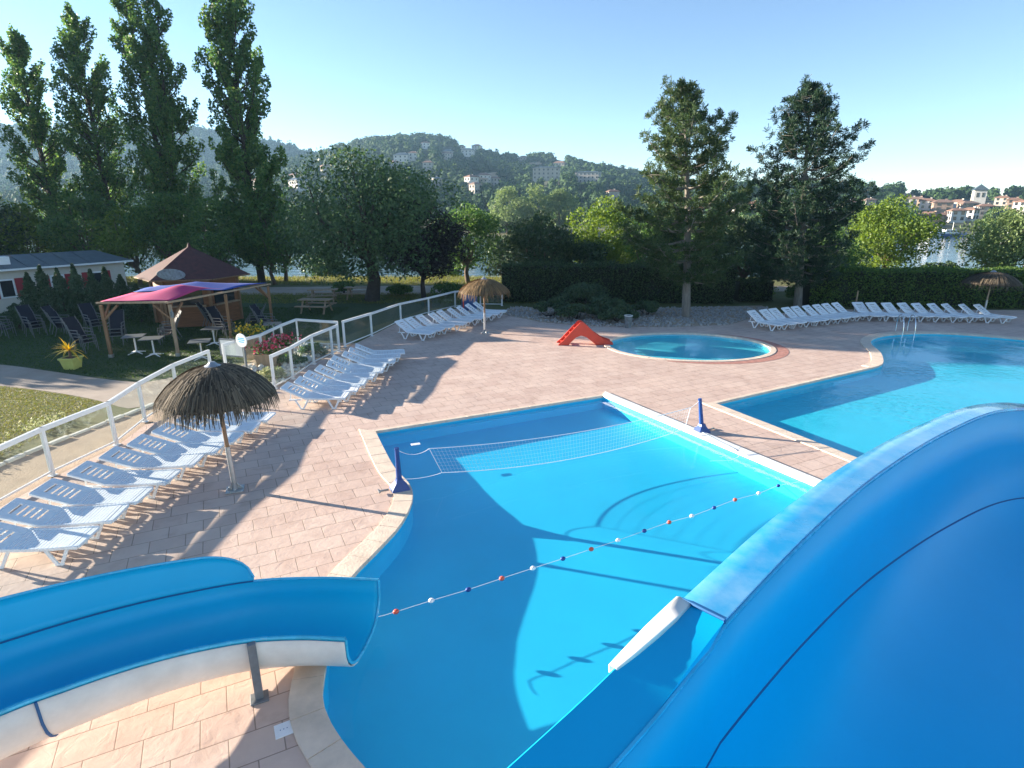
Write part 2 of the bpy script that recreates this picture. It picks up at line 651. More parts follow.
def offset_poly(poly, d):
    """outward offset of a closed counter-clockwise polygon"""
    n = len(poly)
    out = []
    for i in range(n):
        p0, p1, p2 = Vector(poly[i - 1][:2]), Vector(poly[i][:2]), Vector(poly[(i + 1) % n][:2])
        e1, e2 = (p1 - p0).normalized(), (p2 - p1).normalized()
        n1, n2 = Vector((e1.y, -e1.x)), Vector((e2.y, -e2.x))
        m = n1 + n2
        m = m / max(.35, m.dot(m) / 2) if m.length > 1e-6 else n1
        out.append(p1 + m * d)
    return out


def flat_with_holes(name, outer, holes, z, mat, kind='structure'):
    bm = bmesh.new()
    for loop in [outer] + holes:
        vs = [bm.verts.new((p[0], p[1], z)) for p in loop]
        for i in range(len(vs)):
            bm.edges.new((vs[i], vs[(i + 1) % len(vs)]))
    bmesh.ops.triangle_fill(bm, use_beauty=True, use_dissolve=False, edges=bm.edges[:])
    for f in bm.faces:
        f.normal_update()
        if f.normal.z < 0:
            f.normal_flip()
    me = bpy.data.meshes.new(name)
    bm.to_mesh(me)
    bm.free()
    me.materials.append(MAT[mat])
    o = bpy.data.objects.new(name, me)
    COL.objects.link(o)
    o['kind'] = kind
    return o


def rand_unit(rng, n):
    v = rng.normal(size=(n, 3))
    return v / np.linalg.norm(v, axis=1, keepdims=True)


def leaf_quads(C, size, rng, aspect=.6, up=None):
    """rhombus leaves with random facing; up pulls the long axis towards a direction"""
    n = len(C)
    u = rand_unit(rng, n)
    if up is not None:
        u = u + np.asarray(up)
        u /= np.linalg.norm(u, axis=1, keepdims=True)
    w = rand_unit(rng, n)
    v = np.cross(u, w)
    v /= (np.linalg.norm(v, axis=1, keepdims=True) + 1e-9)
    s = (np.asarray(size) * rng.uniform(.65, 1.35, n))[:, None]
    V = np.stack([C - u * s, C + v * s * aspect, C + u * s, C - v * s * aspect], 1).reshape(-1, 3)
    F = np.arange(4 * n).reshape(-1, 4)
    return V, F


def clump_points(rng, centers, radii, per, shell=.45):
    out = []
    for c, r, k in zip(centers, radii, per):
        d = rand_unit(rng, k)
        q = rng.uniform(shell, 1, k) ** .6
        out.append(np.asarray(c) + d * q[:, None] * np.asarray(r))
    return np.concatenate(out)


def unclaimed(name):
    return name


# ------------------------------------------------------------------ world, sun, camera
SUN_EL, SUN_AZ = 12.3, -73.5
sv = Vector((math.sin(R(SUN_AZ)) * math.cos(R(SUN_EL)), math.cos(R(SUN_AZ)) * math.cos(R(SUN_EL)), math.sin(R(SUN_EL))))
w = bpy.data.worlds.new('World')
scene.world = w
w.use_nodes = True
N, L = w.node_tree.nodes, w.node_tree.links
N.clear()
sky = N.new('ShaderNodeTexSky')
sky.sky_type = 'NISHITA'
sky.sun_disc = False
sky.sun_elevation = R(SUN_EL)
sky.sun_rotation = R(SUN_AZ)
sky.altitude = 1500
sky.air_density = .9
sky.dust_density = .08
sky.ozone_density = 1.9
bg = N.new('ShaderNodeBackground')
bg.inputs[1].default_value = .068
wo = N.new('ShaderNodeOutputWorld')
L.new(sky.outputs[0], bg.inputs[0])
L.new(bg.outputs[0], wo.inputs[0])

ld = bpy.data.lights.new('sun', 'SUN')
ld.energy = 5.0
ld.angle = R(.4)
ld.color = (1.0, .88, .72)
lo = bpy.data.objects.new('sun', ld)
COL.objects.link(lo)
lo.rotation_euler = sv.to_track_quat('Z', 'Y').to_euler()
lo.location = (-40, 20, 40)

cd = bpy.data.cameras.new('camera')
cd.sensor_width = 36
cd.lens = FOC / 1024 * 36
cd.clip_start = .05
cd.clip_end = 9000
cam = bpy.data.objects.new('camera', cd)
COL.objects.link(cam)
cam.location = (0, 0, EYE)
cam.rotation_euler = (R(90) - TILT, 0, 0)
scene.camera = cam
scene.view_settings.view_transform = 'Standard'
scene.view_settings.look = 'None'
scene.view_settings.gamma = 1
scene.view_settings.exposure = 2.14
scene.cycles.max_bounces = 8
scene.cycles.transparent_max_bounces = 16
scene.cycles.volume_bounces = 0
scene.cycles.sample_clamp_indirect = 6
scene.cycles.use_denoising = True

# ------------------------------------------------------------------ ground, deck and pools
left_edge = smooth_line([(-3.55, 13.94), (-3.0, 12.6), (-2.58, 11.65), (-2.14, 10.9), (-1.98, 10.2), (-2.05, 9.3), (-2.3, 8.45),
                         (-2.52, 7.75), (-2.6, 7.0), (-2.5, 6.4), (-2.36, 5.95), (-2.27, 5.5), (-2.05, 5.08), (-1.5, 4.5),
                         (-.6, 3.8), (.8, 3.2), (3.0, 3.0), (6.0, 3.1), (8.2, 3.9)], .22)
main_pool = [Vector((p[0], p[1])) for p in left_edge] + [Vector((9.5, 5.4)), Vector((2.81, 16.95))]
if area(main_pool) < 0:
    main_pool.reverse()
right_curve = smooth_line([(13.09, 20.25), (13.75, 20.75), (14.3, 21.6), (14.85, 22.7), (15.25, 23.9), (15.9, 25.0), (17.0, 25.9), (18.6, 26.4),
                           (20.4, 26.3), (22.7, 25.1), (26, 22), (29, 17), (28, 11), (22, 7.4), (15, 6.5), (12, 6.6)], .4)
right_pool = [Vector((p[0], p[1])) for p in right_curve] + [Vector((10.25, 7.65)), Vector((6.01, 16.19))]
if area(right_pool) < 0:
    right_pool.reverse()
RC = Vector((7.45, 23.85))
round_pool = [RC + Vector((3.35 * math.cos(2 * PI * k / 64), 2.55 * math.sin(2 * PI * k / 64))) for k in range(64)]

deck_outer = [(-9.75, -6), (-9.95, 8), (-9.85, 11.2), (-9.62, 13.0), (-9.8, 14.4), (-8.9, 16.3), (-7.55, 18.0), (-7.45, 20.8), (-7.05, 22.6),
              (-6.42, 25.9), (-5.75, 29.5), (-4.6, 31.7), (-3.3, 33.4), (-1.2, 33.2), (-.2, 31.3), (1.5, 29.3), (4, 28.2), (8, 28.0), (10.8, 28.6),
              (12.5, 30.2), (15.5, 32.2), (19, 33.2), (44, 32.6), (44, -6)]
flat_with_holes('pool_deck', deck_outer, [main_pool, right_pool, round_pool], 0.0, 'paver')
inner_hole = [(-9.2, -5.5), (-9.4, 8), (-9.2, 13), (-7.0, 18.4), (-6.5, 23), (-5.2, 29), (-3.0, 32.4), (0, 29.8), (3.8, 27.6), (11, 27.9), (13, 29.6),
              (19, 32.4), (43.5, 32.0), (43.5, -5.5)]
ground_outer = [(-260, -60), (300, -60), (300, 50.5), (-260, 50.5)]
flat_with_holes('ground', ground_outer, [inner_hole], -.03, 'turf')

# bank down to the river, the river and the far shore
bank = MB()
rows = []
for Y, z in ((50.5, -.03), (54, -.8), (58, -2.0), (63, -3.3), (80, -6)):
    rows.append([(X, Y + (1.5 * math.sin(X * .05) if Y > 51 else 0), z) for X in range(-420, 441, 10)])
bank.grid(rows)
bank.build('river_bank', 'bank', smooth=True, kind='structure')
rv = MB()
rv.grid([[(X, Y, -3.0) for X in (-700, 0, 800)] for Y in (56, 240)])
rv.build('river', 'river', kind='structure')


def basin(name, poly, depth0, depth1, mat, y0, y1):
    mb = MB()
    n = len(poly)
    top = [(p[0], p[1], -.002) for p in poly]
    bot = []
    for p in poly:
        t = min(1, max(0, (p[1] - y0) / (y1 - y0)))
        bot.append((p[0], p[1], -(depth0 + (depth1 - depth0) * t)))
    mb.add(top + bot, [(i, (i + 1) % n, (i + 1) % n + n, i + n) for i in range(n)])
    o = mb.build(name, mat, kind='structure')
    # floor
    bm = bmesh.new()
    vs = [bm.verts.new(p) for p in bot]
    es = [bm.edges.new((vs[i], vs[(i + 1) % n])) for i in range(n)]
    bmesh.ops.triangle_fill(bm, use_beauty=True, edges=es)
    for f in bm.faces:
        f.normal_update()
        if f.normal.z < 0:
            f.normal_flip()
    bm2 = bmesh.new()
    bm2.from_mesh(o.data)
    me = bpy.data.meshes.new(name + '_tmp')
    bm.to_mesh(me)
    bm2.from_mesh(me)
    bm2.to_mesh(o.data)
    bm.free()
    bm2.free()
    bpy.data.meshes.remove(me)
    return o


basin('pool_basin', main_pool, .62, .40, 'liner', 4, 16)
basin('pool_basin', right_pool, .36, .36, 'liner_turquoise', 8, 25)
basin('pool_basin', round_pool, .22, .22, 'liner_pale', 20, 27)


def water_sheet(name, poly, z, mat):
    return flat_with_holes(name, [tuple(p) for p in poly], [], z, mat)


water_sheet('pool_water', offset_poly(main_pool, -.002), -.085, 'pool')
water_sheet('pool_water', offset_poly(right_pool, -.002), -.085, 'rippled')
water_sheet('pool_water', offset_poly(round_pool, -.002), -.045, 'pool')


def coping(poly, i0, i1, wdt, mat, stone=.5, gap=.008, z=.028, name='pool_coping', lip=.02, smooth=True):
    """a row of edging stones along the pool outline, from vertex i0 to i1"""
    n = len(poly)
    inner = offset_poly(poly, -lip)
    outer = offset_poly(poly, wdt)
    idx = [(i0 + k) % n for k in range((i1 - i0) % n + 1)] if i0 != i1 else [(i0 + k) % n for k in range(n + 1)]
    a = [Vector((inner[i].x, inner[i].y, 0)) for i in idx]
    b = [Vector((outer[i].x, outer[i].y, 0)) for i in idx]
    length = sum((q - p).length for p, q in zip(a, a[1:]))
    k = max(2, int(length / stone))
    sub = 4
    A, B = resample(a, k * sub + 1), []
    # the outer line is sampled at the same share of each segment
    d = [0]
    for p, q in zip(a, a[1:]):
        d.append(d[-1] + (q - p).length)
    j = 0
    for i in range(k * sub + 1):
        s = d[-1] * i / (k * sub)
        while j < len(a) - 2 and d[j + 1] < s:
            j += 1
        Ls = d[j + 1] - d[j]
        B.append(b[j].lerp(b[j + 1], 0 if Ls < 1e-9 else (s - d[j]) / Ls))
    mb = MB()
    for q in range(k):
        ps = list(range(q * sub, q * sub + sub + 1))
        ia, ib = [A[t].copy() for t in ps], [B[t].copy() for t in ps]
        g = gap / 2
        for e, f in ((0, 1), (-1, -2)):
            for l in (ia, ib):
                dd = (l[f] - l[e])
                if dd.length > 1e-4:
                    l[e] += dd.normalized() * g
        m = len(ps)
        zt = z + random.uniform(-.002, .002)
        vs = [(p.x, p.y, zt) for p in ia] + [(p.x, p.y, zt) for p in ib] + [(p.x, p.y, zt - .07) for p in ia] + [(p.x, p.y, .001) for p in ib]
        fs = []
        for t in range(m - 1):
            fs.append((t, t + 1, t + 1 + m, t + m))
            fs.append((t, t + 2 * m, t + 1 + 2 * m, t + 1))
            fs.append((t + m, t + 1 + m, t + 1 + 3 * m, t + 3 * m))
        fs.append((0, m, 3 * m, 2 * m))
        fs.append((m - 1, 3 * m - 1, 4 * m - 1, 2 * m - 1))
        mb.add(vs, fs)
    return mb.build(name, mat, kind='structure', bevel=.006)


def nearest(poly, p):
    return min(range(len(poly)), key=lambda i: (poly[i] - Vector(p)).length)


iA, iB = nearest(main_pool, (9.5, 5.4)), nearest(main_pool, (2.81, 16.95))
iC = nearest(main_pool, (-3.55, 13.94))
# sandstone along the free-form left side, thin edging at the back, a white kerb along the straight right side
coping(main_pool, iC, iA, .36, 'coping')
coping(main_pool, iB, iC, .10, 'coping', stone=.6)
coping(main_pool, iA, iB, .27, 'white_coping', stone=1.5, z=.05, name='pool_kerb', gap=.004)
jA, jB = nearest(right_pool, (6.01, 16.19)), nearest(right_pool, (13.09, 20.25))
coping(right_pool, jB, jA, .12, 'coping', stone=.6)
jD = nearest(right_pool, (10.25, 7.65))
coping(right_pool, jA, jD, .32, 'coping')
coping(right_pool, jD, jB, .38, 'coping')
coping(round_pool, 0, 0, .20, 'coping', stone=.6, z=.02)
bk = MB()
pts_in, pts_out = [], []
for k in range(30):
    a = R(-115 + 170 * k / 29)
    pts_in.append((RC.x + 3.58 * math.cos(a), RC.y + 2.78 * math.sin(a), .006))
    wd = .12 + .32 * math.sin(PI * k / 29)
    pts_out.append((RC.x + (3.58 + wd) * math.cos(a), RC.y + (2.78 + wd) * math.sin(a), .006))
bk.grid([pts_in, pts_out])
bk.build('brick_edging', 'brick', kind='structure')

# sand strip with its white edging stones outside the fence, the gravel path and planted strips
strip = MB()
sl = [(-11.6, 2), (-11.75, 8), (-11.7, 10.5), (-11.45, 12.5), (-11.1, 14.2), (-10.6, 16.2), (-10.2, 18.5), (-10.0, 21), (-9.7, 24.5)]
sr = [(-9.4, 2), (-9.5, 8), (-9.5, 10.5), (-9.3, 12.5), (-9.1, 14.4), (-8.2, 16.6), (-7.2, 18.5), (-7.1, 21), (-6.7, 24.5)]
strip.grid([[(x, y, -.018) for x, y in sl], [(x, y, -.018) for x, y in sr]])
strip.build('sand_strip', 'sand', kind='structure')
cb = MB()
cl = smooth_line([(x, y, -.02) for x, y in sl[:6]], .5)
for p, q in zip(cl, cl[1:]):
    d = (q - p)
    cb.bar(p + d * .04 + Vector((0, 0, random.uniform(.0, .03))), q - d * .05 + Vector((0, 0, random.uniform(0, .03))), .13 + random.uniform(-.02, .02), .09)
cb.build('edging_stones', 'curb', kind='structure', bevel=.02)
pa = MB()
pl = [G(-160, 352), G(-60, 362), G(0, 364), G(60, 372), G(110, 379), G(150, 381), G(190, 372), G(215, 362)]
pr = [G(-160, 372), G(-60, 380), G(0, 385), G(50, 391), G(95, 399), G(130, 408), G(160, 403), G(190, 392)]
pls = resample(smooth_line(pl, .5), 40)
prs = resample(smooth_line(pr, .5), 40)
pa.grid([[(p.x, p.y, -.022) for p in pls], [(p.x, p.y, -.022) for p in prs]])
pa.build('gravel_path', 'path', kind='structure')
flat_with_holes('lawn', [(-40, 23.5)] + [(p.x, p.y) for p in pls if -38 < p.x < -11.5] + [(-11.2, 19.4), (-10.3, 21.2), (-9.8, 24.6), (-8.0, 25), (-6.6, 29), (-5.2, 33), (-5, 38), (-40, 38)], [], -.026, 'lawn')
fp = MB()
fp.grid([[(X, 40.3 + 1.0 * math.sin(X * .12), -.022) for X in range(-60, 31, 3)], [(X, 44.0 + .8 * math.sin(X * .1 + 1), -.022) for X in range(-60, 31, 3)]])
fp.build('riverside_track', 'path', kind='structure')
gb = flat_with_holes('stony_bed', [(-.6, 31.6), (1.5, 29.2), (4, 28.1), (8, 27.9), (10.8, 28.5), (12.5, 30.1), (15, 32.2), (15, 34.6), (8, 33.5), (0, 34)], [], .006, 'sand')

# ------------------------------------------------------------------ loose stones of the bed behind the small pool
rng = np.random.default_rng(3)
bm = bmesh.new()
bmesh.ops.create_icosphere(bm, subdivisions=1, radius=1)
bm.verts.ensure_lookup_table()
SV = np.array([v.co[:] for v in bm.verts], np.float32)
SF = np.array([[v.index for v in f.verts] for f in bm.faces], np.int32)
bm.free()


def stone_field(name, P, smin, smax, mat, seed):
    rng = np.random.default_rng(seed)
    n = len(P)
    V = np.repeat(SV[None], n, 0) * rng.uniform(.75, 1.25, (n, len(SV), 1))
    V = V * (rng.uniform(smin, smax, (n, 1, 1)) * rng.uniform(.6, 1.2, (n, 1, 3)))
    V = V + np.asarray(P)[:, None, :]
    F = (SF[None] + (np.arange(n) * len(SV))[:, None, None]).reshape(-1, 3)
    o = np_mesh(name, V.reshape(-1, 3), F, mat)
    o['kind'] = 'stuff'
    return o


def inside(poly, x, y):
    c = False
    n = len(poly)
    for i in range(n):
        x1, y1 = poly[i][:2]
        x2, y2 = poly[(i + 1) % n][:2]
        if (y1 > y) != (y2 > y) and x < (x2 - x1) * (y - y1) / (y2 - y1) + x1:
            c = not c
    return c


bedpoly = [(-.6, 31.6), (1.5, 29.2), (4, 28.1), (8, 27.9), (10.8, 28.5), (12.5, 30.1), (15, 32.2), (15, 34.6), (8, 33.5), (0, 34)]
P = []
while len(P) < 2600:
    x, y = rng.uniform(-.6, 15), rng.uniform(27.9, 34)
    if inside(bedpoly, x, y):
        P.append((x, y, .02))
stone_field('loose_stones', P, .03, .10, 'stone', 5)
P = []
while len(P) < 500:
    x, y = rng.uniform(-9.6, -7.3), rng.uniform(17.2, 24)
    if x < -7.6 - .0 * y:
        P.append((x, y, -.0))
stone_field('rockery_stones', P, .04, .13, 'curb', 6)
# ==== PART 2
ORD = ['first', 'second', 'third', 'fourth', 'fifth', 'sixth', 'seventh', 'eighth', 'ninth', 'tenth', 'eleventh', 'twelfth', 'thirteenth',
       'fourteenth', 'fifteenth', 'sixteenth', 'seventeenth', 'eighteenth', 'nineteenth', 'twentieth']


def trough_profile(far, near, depth, n=15, power=.62):
    """a rounded trough section hung between two lip points"""
    mid = (far + near) / 2
    half = (far - near) / 2
    out = []
    for k in range(n):
        a = PI * k / (n - 1)
        out.append(mid + half * math.copysign(abs(math.cos(a)) ** .8, math.cos(a)) - Vector((0, 0, depth * math.sin(a) ** power)))
    return out


# ------------------------------------------------------------------ small slide that ends over the pool
NS = 90
near = resample(smooth_line([(-5.9, 2.0, 1.5), (-5.3, 3.1, 1.32), (-4.66, 4.08, 1.16), (-4.32, 4.45, 1.09), (-4.0, 4.8, 1.0), (-3.6, 5.14, .9), (-3.05, 5.46, .79),
                             (-2.49, 5.62, .70), (-1.97, 5.66, .64)], .15), NS)
farl = resample(smooth_line([(-7.3, 3.1, 1.55), (-6.2, 4.1, 1.32), (-5.38, 4.98, 1.16), (-5.03, 5.38, 1.08), (-4.63, 5.76, 1.0), (-4.15, 6.15, .9), (-3.42, 6.60, .77), (-2.6, 6.76, .70),
                             (-1.83, 6.79, .65)], .15), NS)
gi = next(i for i in range(NS) if farl[i].x > -3.45) + 1
sl = empty('water_slide', (-4.2, 5.6, 0), 0, 'small open blue slide with white underside ending over the left edge of the pool', 'water slide')
inv = Matrix.Translation(sl.location).inverted()


def local(pts, o):
    l = o.location
    return [p - l for p in pts]


inner, outer = [], []
for i in range(NS):
    dep = .72 - .14 * i / (NS - 1)
    pr = trough_profile(farl[i], near[i], dep)
    inner.append(local(pr, sl))
    mid = (farl[i] + near[i]) / 2
    hw = (farl[i] - near[i]) / 2
    pr2 = trough_profile(farl[i] + hw.normalized() * .035 + Vector((0, 0, -.012)), near[i] - hw.normalized() * .035 + Vector((0, 0, -.012)), dep + .022)
    outer.append(local(pr2, sl))
MB().grid(inner).build('chute', 'blue_gel', sl, smooth=True, solid=.012)
MB().grid(outer).build('outer_shell', 'white_gel', sl, smooth=True, solid=.006)
mb = MB()
mb.tube(local([p + Vector((0, 0, .004)) for p in near], sl), .024, 8)
mb.tube([p for p in inner[-1]], .02, 8)
mb.tube(local([p + Vector((0, 0, .004)) for p in farl[gi - 1:]], sl), .018, 8)
mb.build('rolled_lip', 'blue_lip', sl, smooth=True)
# splash guard along the far side, rounded off before the mouth
g0, g1 = [], []
for i in range(0, gi):
    t = i / (gi - 1)
    d = (farl[i] - near[i])
    d.z = 0
    d.normalize()
    hgt = (.33 + .12 * (1 - t)) * (max(.02, 1 - max(0, (t - .86) / .14) ** 2.4) ** .5 if t > .86 else 1)
    g0.append(farl[i] + d * .004 + Vector((0, 0, -.02)))
    g1.append((hgt, d))
rows = []
for q in range(6):
    f = q / 5
    rows.append(local([g0[i] + g1[i][1] * (.22 * (f ** .8) * g1[i][0] / .35) + Vector((0, 0, f * g1[i][0])) for i in range(gi)], sl))
MB().grid(rows).build('splash_guard', 'blue_gel', sl, smooth=True, solid=.014)
MB().tube([p + Vector((0, 0, .006)) for p in rows[-1]], .016, 8).build('guard_edge', 'blue_lip', sl, smooth=True)
MB().tube(local([p + Vector((0, 0, .0)) for p in farl[:gi]], sl), .010, 6).build('seam', 'seam', sl, smooth=True)
# flange joint across the shell low on the left
j = min(range(NS), key=lambda i: (near[i].to_2d() - Vector((-4.42, 4.33))).length)
MB().tube([p + (p - (inner[j][7])).normalized() * .012 for p in outer[j]], .014, 6).build('joint_strip', 'seam', sl, smooth=True)
for i, nm in ((min(range(NS), key=lambda i: (near[i].to_2d() - Vector((-2.98, 5.50))).length), 'near'), (20, 'mid'), (3, 'high')):
    mb = MB()
    p = near[i] - (farl[i] - near[i]).normalized() * .06
    top = p.z + .0
    mb.box(Vector((p.x, p.y, top / 2)) - sl.location, (.09, .07, top), Matrix.Rotation(R(25), 3, 'Z'))
    mb.box(Vector((p.x, p.y, .012)) - sl.location, (.2, .18, .02), Matrix.Rotation(R(25), 3, 'Z'))
    mb.build('support_post', 'grey_steel', sl, bevel=.005)

# ------------------------------------------------------------------ big slide right beside the viewer
NB = 150
lip_out = resample(smooth_line([(-1.5, -.35, 4.16), (-.75, .42, 4.13), (-.01, 1.16, 4.1), (.30, 1.47, 4.1), (.49, 1.68, 4.1), (.80, 2.0, 4.1), (1.31, 2.50, 4.1), (2.02, 3.17, 4.05),
                                (3.05, 4.05, 3.95), (4.05, 4.78, 3.86), (4.9, 5.22, 3.72), (5.9, 5.45, 3.5), (7.0, 5.25, 3.22), (7.9, 4.6, 2.95), (8.5, 3.6, 2.65),
                                (8.7, 2.4, 2.35), (8.5, 1.2, 2.05), (7.9, .2, 1.8)], .15), NB)
bs = empty('giant_water_slide', (2.5, 2.5, 0), 0, 'huge blue slide trough with a pale shiny flange filling the lower right', 'water slide')
secs, fl, osh, nlip = [], [], [], []
js0 = next(i for i in range(NB) if lip_out[i].x > .60)
FW = .17
WID = 1.55
for i in range(NB):
    p = lip_out[i]
    d = lip_out[min(i + 1, NB - 1)] - lip_out[max(i - 1, 0)]
    d.z = 0
    d.normalize()
    n = Vector((d.y, -d.x, 0))
    a = p + n * FW
    b = p + n * (FW + WID)
    fl.append(local([p + Vector((0, 0, -.045)), p + Vector((0, 0, .0)), p + n * .004 + Vector((0, 0, .003)), p + n * (FW * .5) + Vector((0, 0, .003)), a - n * .004 + Vector((0, 0, .003)), a + Vector((0, 0, -.03))], bs))
    pr = trough_profile(a + Vector((0, 0, -.02 - (.04 if i < js0 else 0))), b, .95, 21, .55)
    secs.append(local(pr, bs))
    pr2 = trough_profile(p + n * .03 + Vector((0, 0, -.03)), b + n * .12, .99, 17, .55)
    osh.append(local(pr2, bs))
    nlip.append(b)
MB().grid(secs).build('chute', 'blue_gel', bs, smooth=True, solid=.012)
MB().grid(osh).build('outer_shell', 'white_gel', bs, smooth=True, solid=.008)
# the flange is made of moulded lengths that meet near the viewer
js = next(i for i in range(NB) if lip_out[i].x > .60)
lower = []
for i, r in enumerate(fl[:js + 1]):
    q = [p.copy() for p in r]
    for k_, dz in ((3, .022), (4, .045), (5, .045)):
        q[k_].z -= dz * min(1, (js - i) / 4)
    lower.append(q)
MB().grid(lower).build('flange', 'blue_gel', bs, smooth=True)
up = [[q + Vector((0, 0, .006)) for q in r] for r in fl[js:]]
MB().grid(up).build('flange', 'blue_flange', bs, smooth=True)
MB().tube(local([nlip[i] for i in range(NB)], bs), .03, 8).build('rolled_lip', 'blue_lip', bs, smooth=True)
# paler blue edge along the inner corner
MB().tube([s[0] + Vector((0, 0, .012)) for s in secs], .008, 6).build('inner_edge', 'blue_lip', bs, smooth=True)
# long dark joint along the wall
def along(sec, f):
    i = int(f)
    return sec[i].lerp(sec[i + 1], f - i)


sm = []
for i, sc_ in enumerate(secs):
    q = min(1, max(0, (i - 14) / 70))
    q = q * q * (3 - 2 * q)
    c_ = along(sc_, 1.7 + 3.6 * q)
    sm.append(c_ + (sc_[10] - c_).normalized() * .004 + Vector((0, 0, .006)))
MB().tube(sm, .006, 6).build('seam', 'seam', bs, smooth=True)
# overlapping joint between the two lengths
mb = MB()
q0 = fl[js]
mb.tube([q + Vector((0, 0, .008)) for q in q0[1:]], .007, 6)
mb.build('joint_strip', 'seam', bs, smooth=True)
# white wedge imitating the sunlit highlight on the lower length's rounded rim
rows = []
i0 = next(i for i in range(NB) if lip_out[i].x > .30)
for i in range(i0, js + 1):
    t = (i - i0) / (js - i0)
    wdt = .003 + .030 * math.sin(PI * min(1, t * .62)) 
    a, b = fl[i][2], fl[i][4]
    dd = (a - b).normalized()
    e_ = min(1, t * 2.5)
    rows.append([a + dd * .022 + Vector((0, 0, -.03)), a + dd * .024 + Vector((0, 0, -.002 + .008 * e_)), a + dd * .012 + Vector((0, 0, .002 + .010 * e_)), a - dd * wdt + Vector((0, 0, .001 + .009 * e_)), a - dd * (wdt + .004) + Vector((0, 0, -.004))])
MB().grid(rows).build('rim_highlight', 'white_gel', bs, smooth=True, solid=.004)
for p in ((-1.0, .4), (8.9, 3.4), (4.6, 4.0)):
    z = min(lip_out, key=lambda q: (q.x - p[0]) ** 2 + (q.y - p[1]) ** 2).z - 1.0
    if p == (4.6, 4.0):
        z = 2.88
    MB().tube([Vector((p[0], p[1], -.3)) - bs.location, Vector((p[0], p[1], z)) - bs.location], .09, 14).build('support_post', 'steel', bs, smooth=True)

# ------------------------------------------------------------------ sun loungers
def make_lounger(rise):
    r = empty('sun_lounger')
    W = .33
    # moulded seat: side rails, foot bow and cross slats on a slightly dished line
    def zc(x):
        return .335 - .02 * math.sin(PI * (x + .92) / 1.12) - .02 * max(0, (-.72 - x) / .2) ** 2

    xs = [-.92 + 1.12 * k / 16 for k in range(17)]
    mb = MB()
    for sy in (-1, 1):
        for a, b in zip(xs, xs[1:]):
            mb.bar((a - .002, sy * (W - .02), zc(a) - .012), (b + .002, sy * (W - .02), zc(b) - .012), .045, .06)
    mb.bar((-.915, -W + .04, zc(-.9) - .016), (-.915, W - .04, zc(-.9) - .016), .05, .05)
    mb.build('seat_frame', 'white', r, bevel=.012)
    mb = MB()
    k = 0
    x = -.865
    while x < .17:
        mb.box((x, 0, zc(x) - .004), (.053, 2 * W - .075, .016))
        x += .0605
        k += 1
    mb.build('seat', 'white', r, bevel=.004)
    # backrest: panel with five slots in the middle
    A = R(rise)
    ca, sa = math.cos(A), math.sin(A)
    rot = Matrix.Rotation(-A, 3, 'Y')

    def bp(u, v, h=0):
        return Vector((.19 + u * ca - h * sa, v, .325 + u * sa + h * ca))

    mb = MB()
    for sy in (-1, 1):
        mb.box(bp(.36, sy * .235), (.72, .14, .03), rot)
    mb.box(bp(.065, 0), (.13, .33, .026), rot)
    mb.box(bp(.655, 0), (.13, .33, .026), rot)
    for q in range(4):
        mb.box(bp(.195 + q * .105, 0, .002), (.078, .33, .02), rot)
    for sy in (-1, 1):
        mb.box(bp(.36, sy * .312, -.012), (.74, .03, .05), rot)
    mb.box(bp(.735, 0, -.012), (.03, .62, .05), rot)
    mb.build('backrest', 'white', r, bevel=.01)
    for sy in (-1, 1):
        for x0, sp in ((-.60, .17), (.30, .19)):
            mb = MB()
            y = sy * (W - .02)
            top = .30
            mb.bar((x0 - sp, y, top), (x0 - .035, y, .02), .05, .038, (0, 1, 0))
            mb.bar((x0 + sp, y, top), (x0 + .035, y, .02), .05, .038, (0, 1, 0))
            mb.box((x0, y, .02), (.13, .042, .036))
            mb.build('leg', 'white', r, bevel=.006)
    mb = MB()
    mb.bar((.20, -.25, .28), (.20, .25, .28), .03, .03)
    for sy in (-1, 1):
        mb.bar(bp(.46, sy * .22, -.03), (.64, sy * .22, .27), .028, .02, (0, 1, 0))
    mb.bar((.30, -W + .03, .295), (.66, -W + .03, .285), .04, .035, (0, 1, 0))
    mb.bar((.30, W - .03, .295), (.66, W - .03, .285), .04, .035, (0, 1, 0))
    mb.build('back_stay', 'white', r)
    return r


lounger_kinds = {}


def put_lounger(foot, head, label, group, rise=36, jit=2.6):
    if rise in lounger_kinds:
        o = copy_tree(lounger_kinds[rise])
    else:
        o = lounger_kinds[rise] = make_lounger(rise)
    f, h = Vector(foot), Vector(head)
    d = (h - f).normalized()
    c = f + d * .92
    o.location = (c.x, c.y, 0.0)
    o.rotation_euler = (0, 0, math.atan2(d.y, d.x) + R(random.uniform(-jit, jit)))
    tag(o, label, 'sun lounger', group)


def lounger_row(f0, f1, d0, d1, n, where, group, rise=36):
    f0, f1, d0, d1 = Vector(f0), Vector(f1), Vector(d0).normalized(), Vector(d1).normalized()
    for i in range(n):
        t = i / (n - 1)
        f = f0.lerp(f1, t) + Vector((random.uniform(-.08, .08), random.uniform(-.03, .03)))
        d = d0.lerp(d1, t)
        put_lounger(f, f + d, where(i), group, rise)


